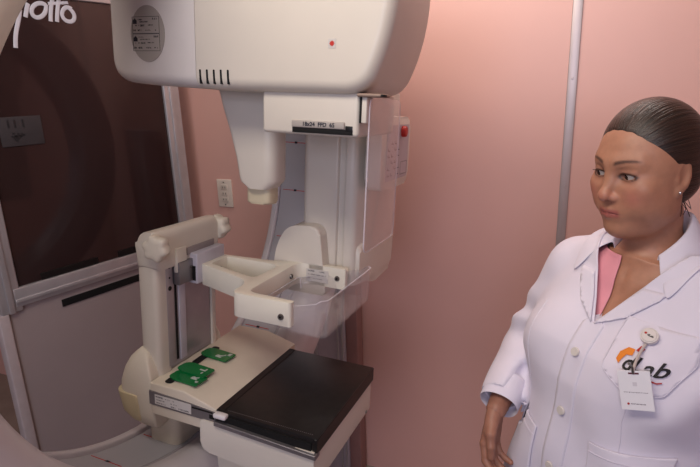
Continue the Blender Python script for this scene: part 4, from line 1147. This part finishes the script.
# pockets
PKT = [(-.050, 1.232), (-.150, 1.228), (-.162, 1.19), (-.148, 1.142), (-.106, 1.134), (-.058, 1.158)]
pk = patch('chest_pocket', PKT, coat, coat_m, .0034)
seam([(p[0], p[1]) for p in PKT[1:]] + [PKT[0]], pk, 'pocket_seam', .0006, off=.0038)
LP = [(-.062, 1.020), (-.160, 1.030), (-.165, .84), (-.062, .84)]
lpk = patch('lower_pocket', LP, coat, coat_m, .0045); seam([(-.063, 1.004), (-.158, 1.012)], lpk, 'pocket_seam', .0007, off=.0055)
LP = [(.045, .985), (.128, .985), (.130, .82), (.045, .82)]
lpk = patch('lower_pocket', LP, coat, coat_m, .0045); seam([(.046, .966), (.127, .966)], lpk, 'pocket_seam', .0007, off=.0055)
# trousers and shoes (below the frame)
tro = mat('white_trousers', (214, 210, 214), 0.8)
def tr_sdf(P):
    ap = np.stack([np.abs(P[..., 0]), P[..., 1], P[..., 2]], -1)
    d = cap(ap, LEGT, KNE, .095, .072); d = smin(d, cap(ap, KNE, ANK, .072, .062), .02)
    return np.maximum(d, .10 - P[..., 2])
Vt, Qt = nets(tr_sdf, (-.24, -.12, .08), (.24, .18, .80), .010)
put('trousers', mesh_np('trousers', Vt, Qt, tro), person)
def shoe_sdf(P):
    d = ell(P, (0, .045, .035), (.043, .125, .045)); d = smin(d, ell(P, (0, -.025, .06), (.038, .045, .055)), .03)
    return np.maximum(d, .002 - P[..., 2])
Vs, Qs = nets(shoe_sdf, (-.06, -.09, -.01), (.06, .19, .13), .006)
for sx in (1, -1):
    put('shoe', mesh_np('shoe', Vs + np.array((sx * .09, .0, 0)), Qs, mat('white_shoe', (220, 218, 216), .5) if 'white_shoe' not in MATS else MATS['white_shoe']), person)

# embroidered mark and name on the pocket, laid on the cloth
emb_k = mat('black_embroidery', (30, 26, 30), 0.7, noise=0.02); emb_o = mat('orange_embroidery', (226, 130, 40), 0.7); emb_r = mat('red_embroidery', (176, 40, 36), 0.7)
def lay(name, me, x0, z0, ang, m, off=.0056):
    ca_, sa_ = math.cos(ang), math.sin(ang)
    for v in me.vertices:
        X = v.co.x * ca_ - v.co.y * sa_; Yv = v.co.x * sa_ + v.co.y * ca_
        p, n = onc(x0 - X, z0 + Yv, off + v.co.z); v.co = p
    me.materials.clear(); finish(me, m, False); me.name = name
    return put(name, me, pk)
def poly_me(pts):
    bm = bmesh.new(); bm_prism(bm, pts, 2, -.0002, .0003); me = bpy.data.meshes.new('p'); bmesh.ops.recalc_face_normals(bm, faces=bm.faces); bm.to_mesh(me); bm.free(); return me
lay('name_embroidery', text_mesh('d', .030, .0002, .0004, .15), -.0950, 1.1765, R_(2), emb_k)
lay('name_embroidery', text_mesh('L', .026, .0002, .0004, .15), -.1085, 1.1775, R_(2), emb_k)
lay('name_embroidery', text_mesh('ab', .028, .0002, .0004, .15), -.1285, 1.1770, R_(2), emb_k)
lay('mark_embroidery', poly_me([(0, 0), (.007, -.004), (.008, .004), (.010, .010), (.018, .012), (.016, .020), (.006, .019), (-.001, .010)]), -.0755, 1.176, R_(-4), emb_o)
lay('mark_embroidery', poly_me([(0, 0), (.008, .000), (.009, .006), (.001, .007)]), -.0945, 1.194, R_(-10), emb_r)
lay('script_embroidery', poly_me([(0, 0), (.006, .0012), (.012, -.0004), (.016, .001), (.016, .0026), (.011, .0014), (.006, .003), (0, .002)]), -.124, 1.160, R_(2), emb_r)

# badge on a retractable reel, clipped to the pocket
rp_, rn_ = onc(-.099, 1.2130, .0085)
badge = empty('id_badge', BM @ Matrix.Translation(rp_), 'white identity card hanging from a round badge reel on the coat pocket', 'badge')
def bl_(v): return Vector(v) - rp_
bm = bmesh.new(); n_ = rn_.normalized()
bm_cyl(bm, bl_(rp_), bl_(rp_ + n_ * .005), .0135, .0130, 36); bm_cyl(bm, bl_(rp_ + n_ * .0049), bl_(rp_ + n_ * .0062), .0118, .0105, 36)
reel = from_bm('badge_reel', bm, mat('reel_pearl', (214, 206, 204), 0.25), badge)
rx_ = Vector((-1, 0, 0)); rx_ = (rx_ - n_ * rx_.dot(n_)).normalized(); rz_ = n_.cross(rx_); rz_ = rz_ if rz_.z > 0 else -rz_
rc = bl_(rp_ + n_ * .0064)
bm = bmesh.new(); bm_cyl(bm, rc - rx_ * .006 + rz_ * .001, rc - rx_ * .006 + rz_ * .001 + n_ * .0003, .0020, .0020, 12); from_bm('reel_mark', bm, emb_r, reel, False)
text('reel_lettering', 'dLab', .0052, emb_k, reel, rc + rx_ * .0025, rx_, rz_, bold=.0001)
ctl = Vector((-.096, .184, 1.174)); cdx = Vector((-.82, -.50, .24)).normalized(); cdz = Vector((.20, -.10, 1.0)); cdz = (cdz - cdx * cdz.dot(cdx)).normalized(); cn = cdx.cross(cdz)
if cn.y < 0: cn = -cn
CW, CH = .046, .062
def cp_(u, v, w=0): return bl_(ctl + cdx * u - cdz * v + cn * w)
def slab(bm, u0, u1, v0, v1, w0, w1):
    v = [bm.verts.new(cp_(u, vv, w)) for u in (u0, u1) for vv in (v0, v1) for w in (w0, w1)]
    for f in ((0, 1, 3, 2), (4, 6, 7, 5), (0, 4, 5, 1), (2, 3, 7, 6), (0, 2, 6, 4), (1, 5, 7, 3)): bm.faces.new([v[i] for i in f])
bm = bmesh.new(); slab(bm, 0, CW, 0, CH, 0, .0016); bmesh.ops.bevel(bm, geom=bm.edges[:], offset=.0004, segments=2, affect='EDGES')
card = from_bm('card', bm, mat('card_white', (228, 224, 230), 0.4, noise=.01), badge)
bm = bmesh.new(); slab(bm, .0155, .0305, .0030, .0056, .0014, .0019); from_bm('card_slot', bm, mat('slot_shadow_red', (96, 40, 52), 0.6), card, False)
for v0, w0, w1, m_ in ((.034, .006, .040, None), (.052, .014, .034, None)):
    bm = bmesh.new(); u = w0
    while u < w1:
        wd_ = random.uniform(.0008, .0018); slab(bm, u, u + wd_, v0 - .0007, v0 + random.uniform(.0003, .0009), .0015, .0018); u += wd_ + .0007
    from_bm('card_print', bm, mat('pale_print_%d' % int(v0 * 1000), (150, 140, 150) if v0 < .05 else (96, 80, 90), 0.6), card, False)
bm = bmesh.new(); bm_cyl(bm, cp_(.0105, .052, .0015), cp_(.0105, .052, .0019), .0018, .0018, 14); from_bm('card_mark', bm, emb_r, card, False)
bm = bmesh.new(); slab(bm, .020, .026, .018, .024, .0015, .0018); from_bm('card_emblem', bm, mat('pale_emblem', (206, 200, 208), 0.5), card, False)
tube('strap', mat('strap_clear', (190, 176, 172), 0.3), badge, [bl_(rp_ - Vector((0, 0, .012)) + n_ * .006), bl_(rp_ - Vector((-.002, -.008, .022)) + n_ * .012), cp_(.0225, -.006, .002), cp_(.0230, .004, .0022)], .0022, 8)
tube('metal_clip', M_STEEL, badge, [cp_(.018, -.012, .005), cp_(.026, -.009, .006), cp_(.022, -.002, .004), cp_(.023, .004, .003)], .0018, 8)
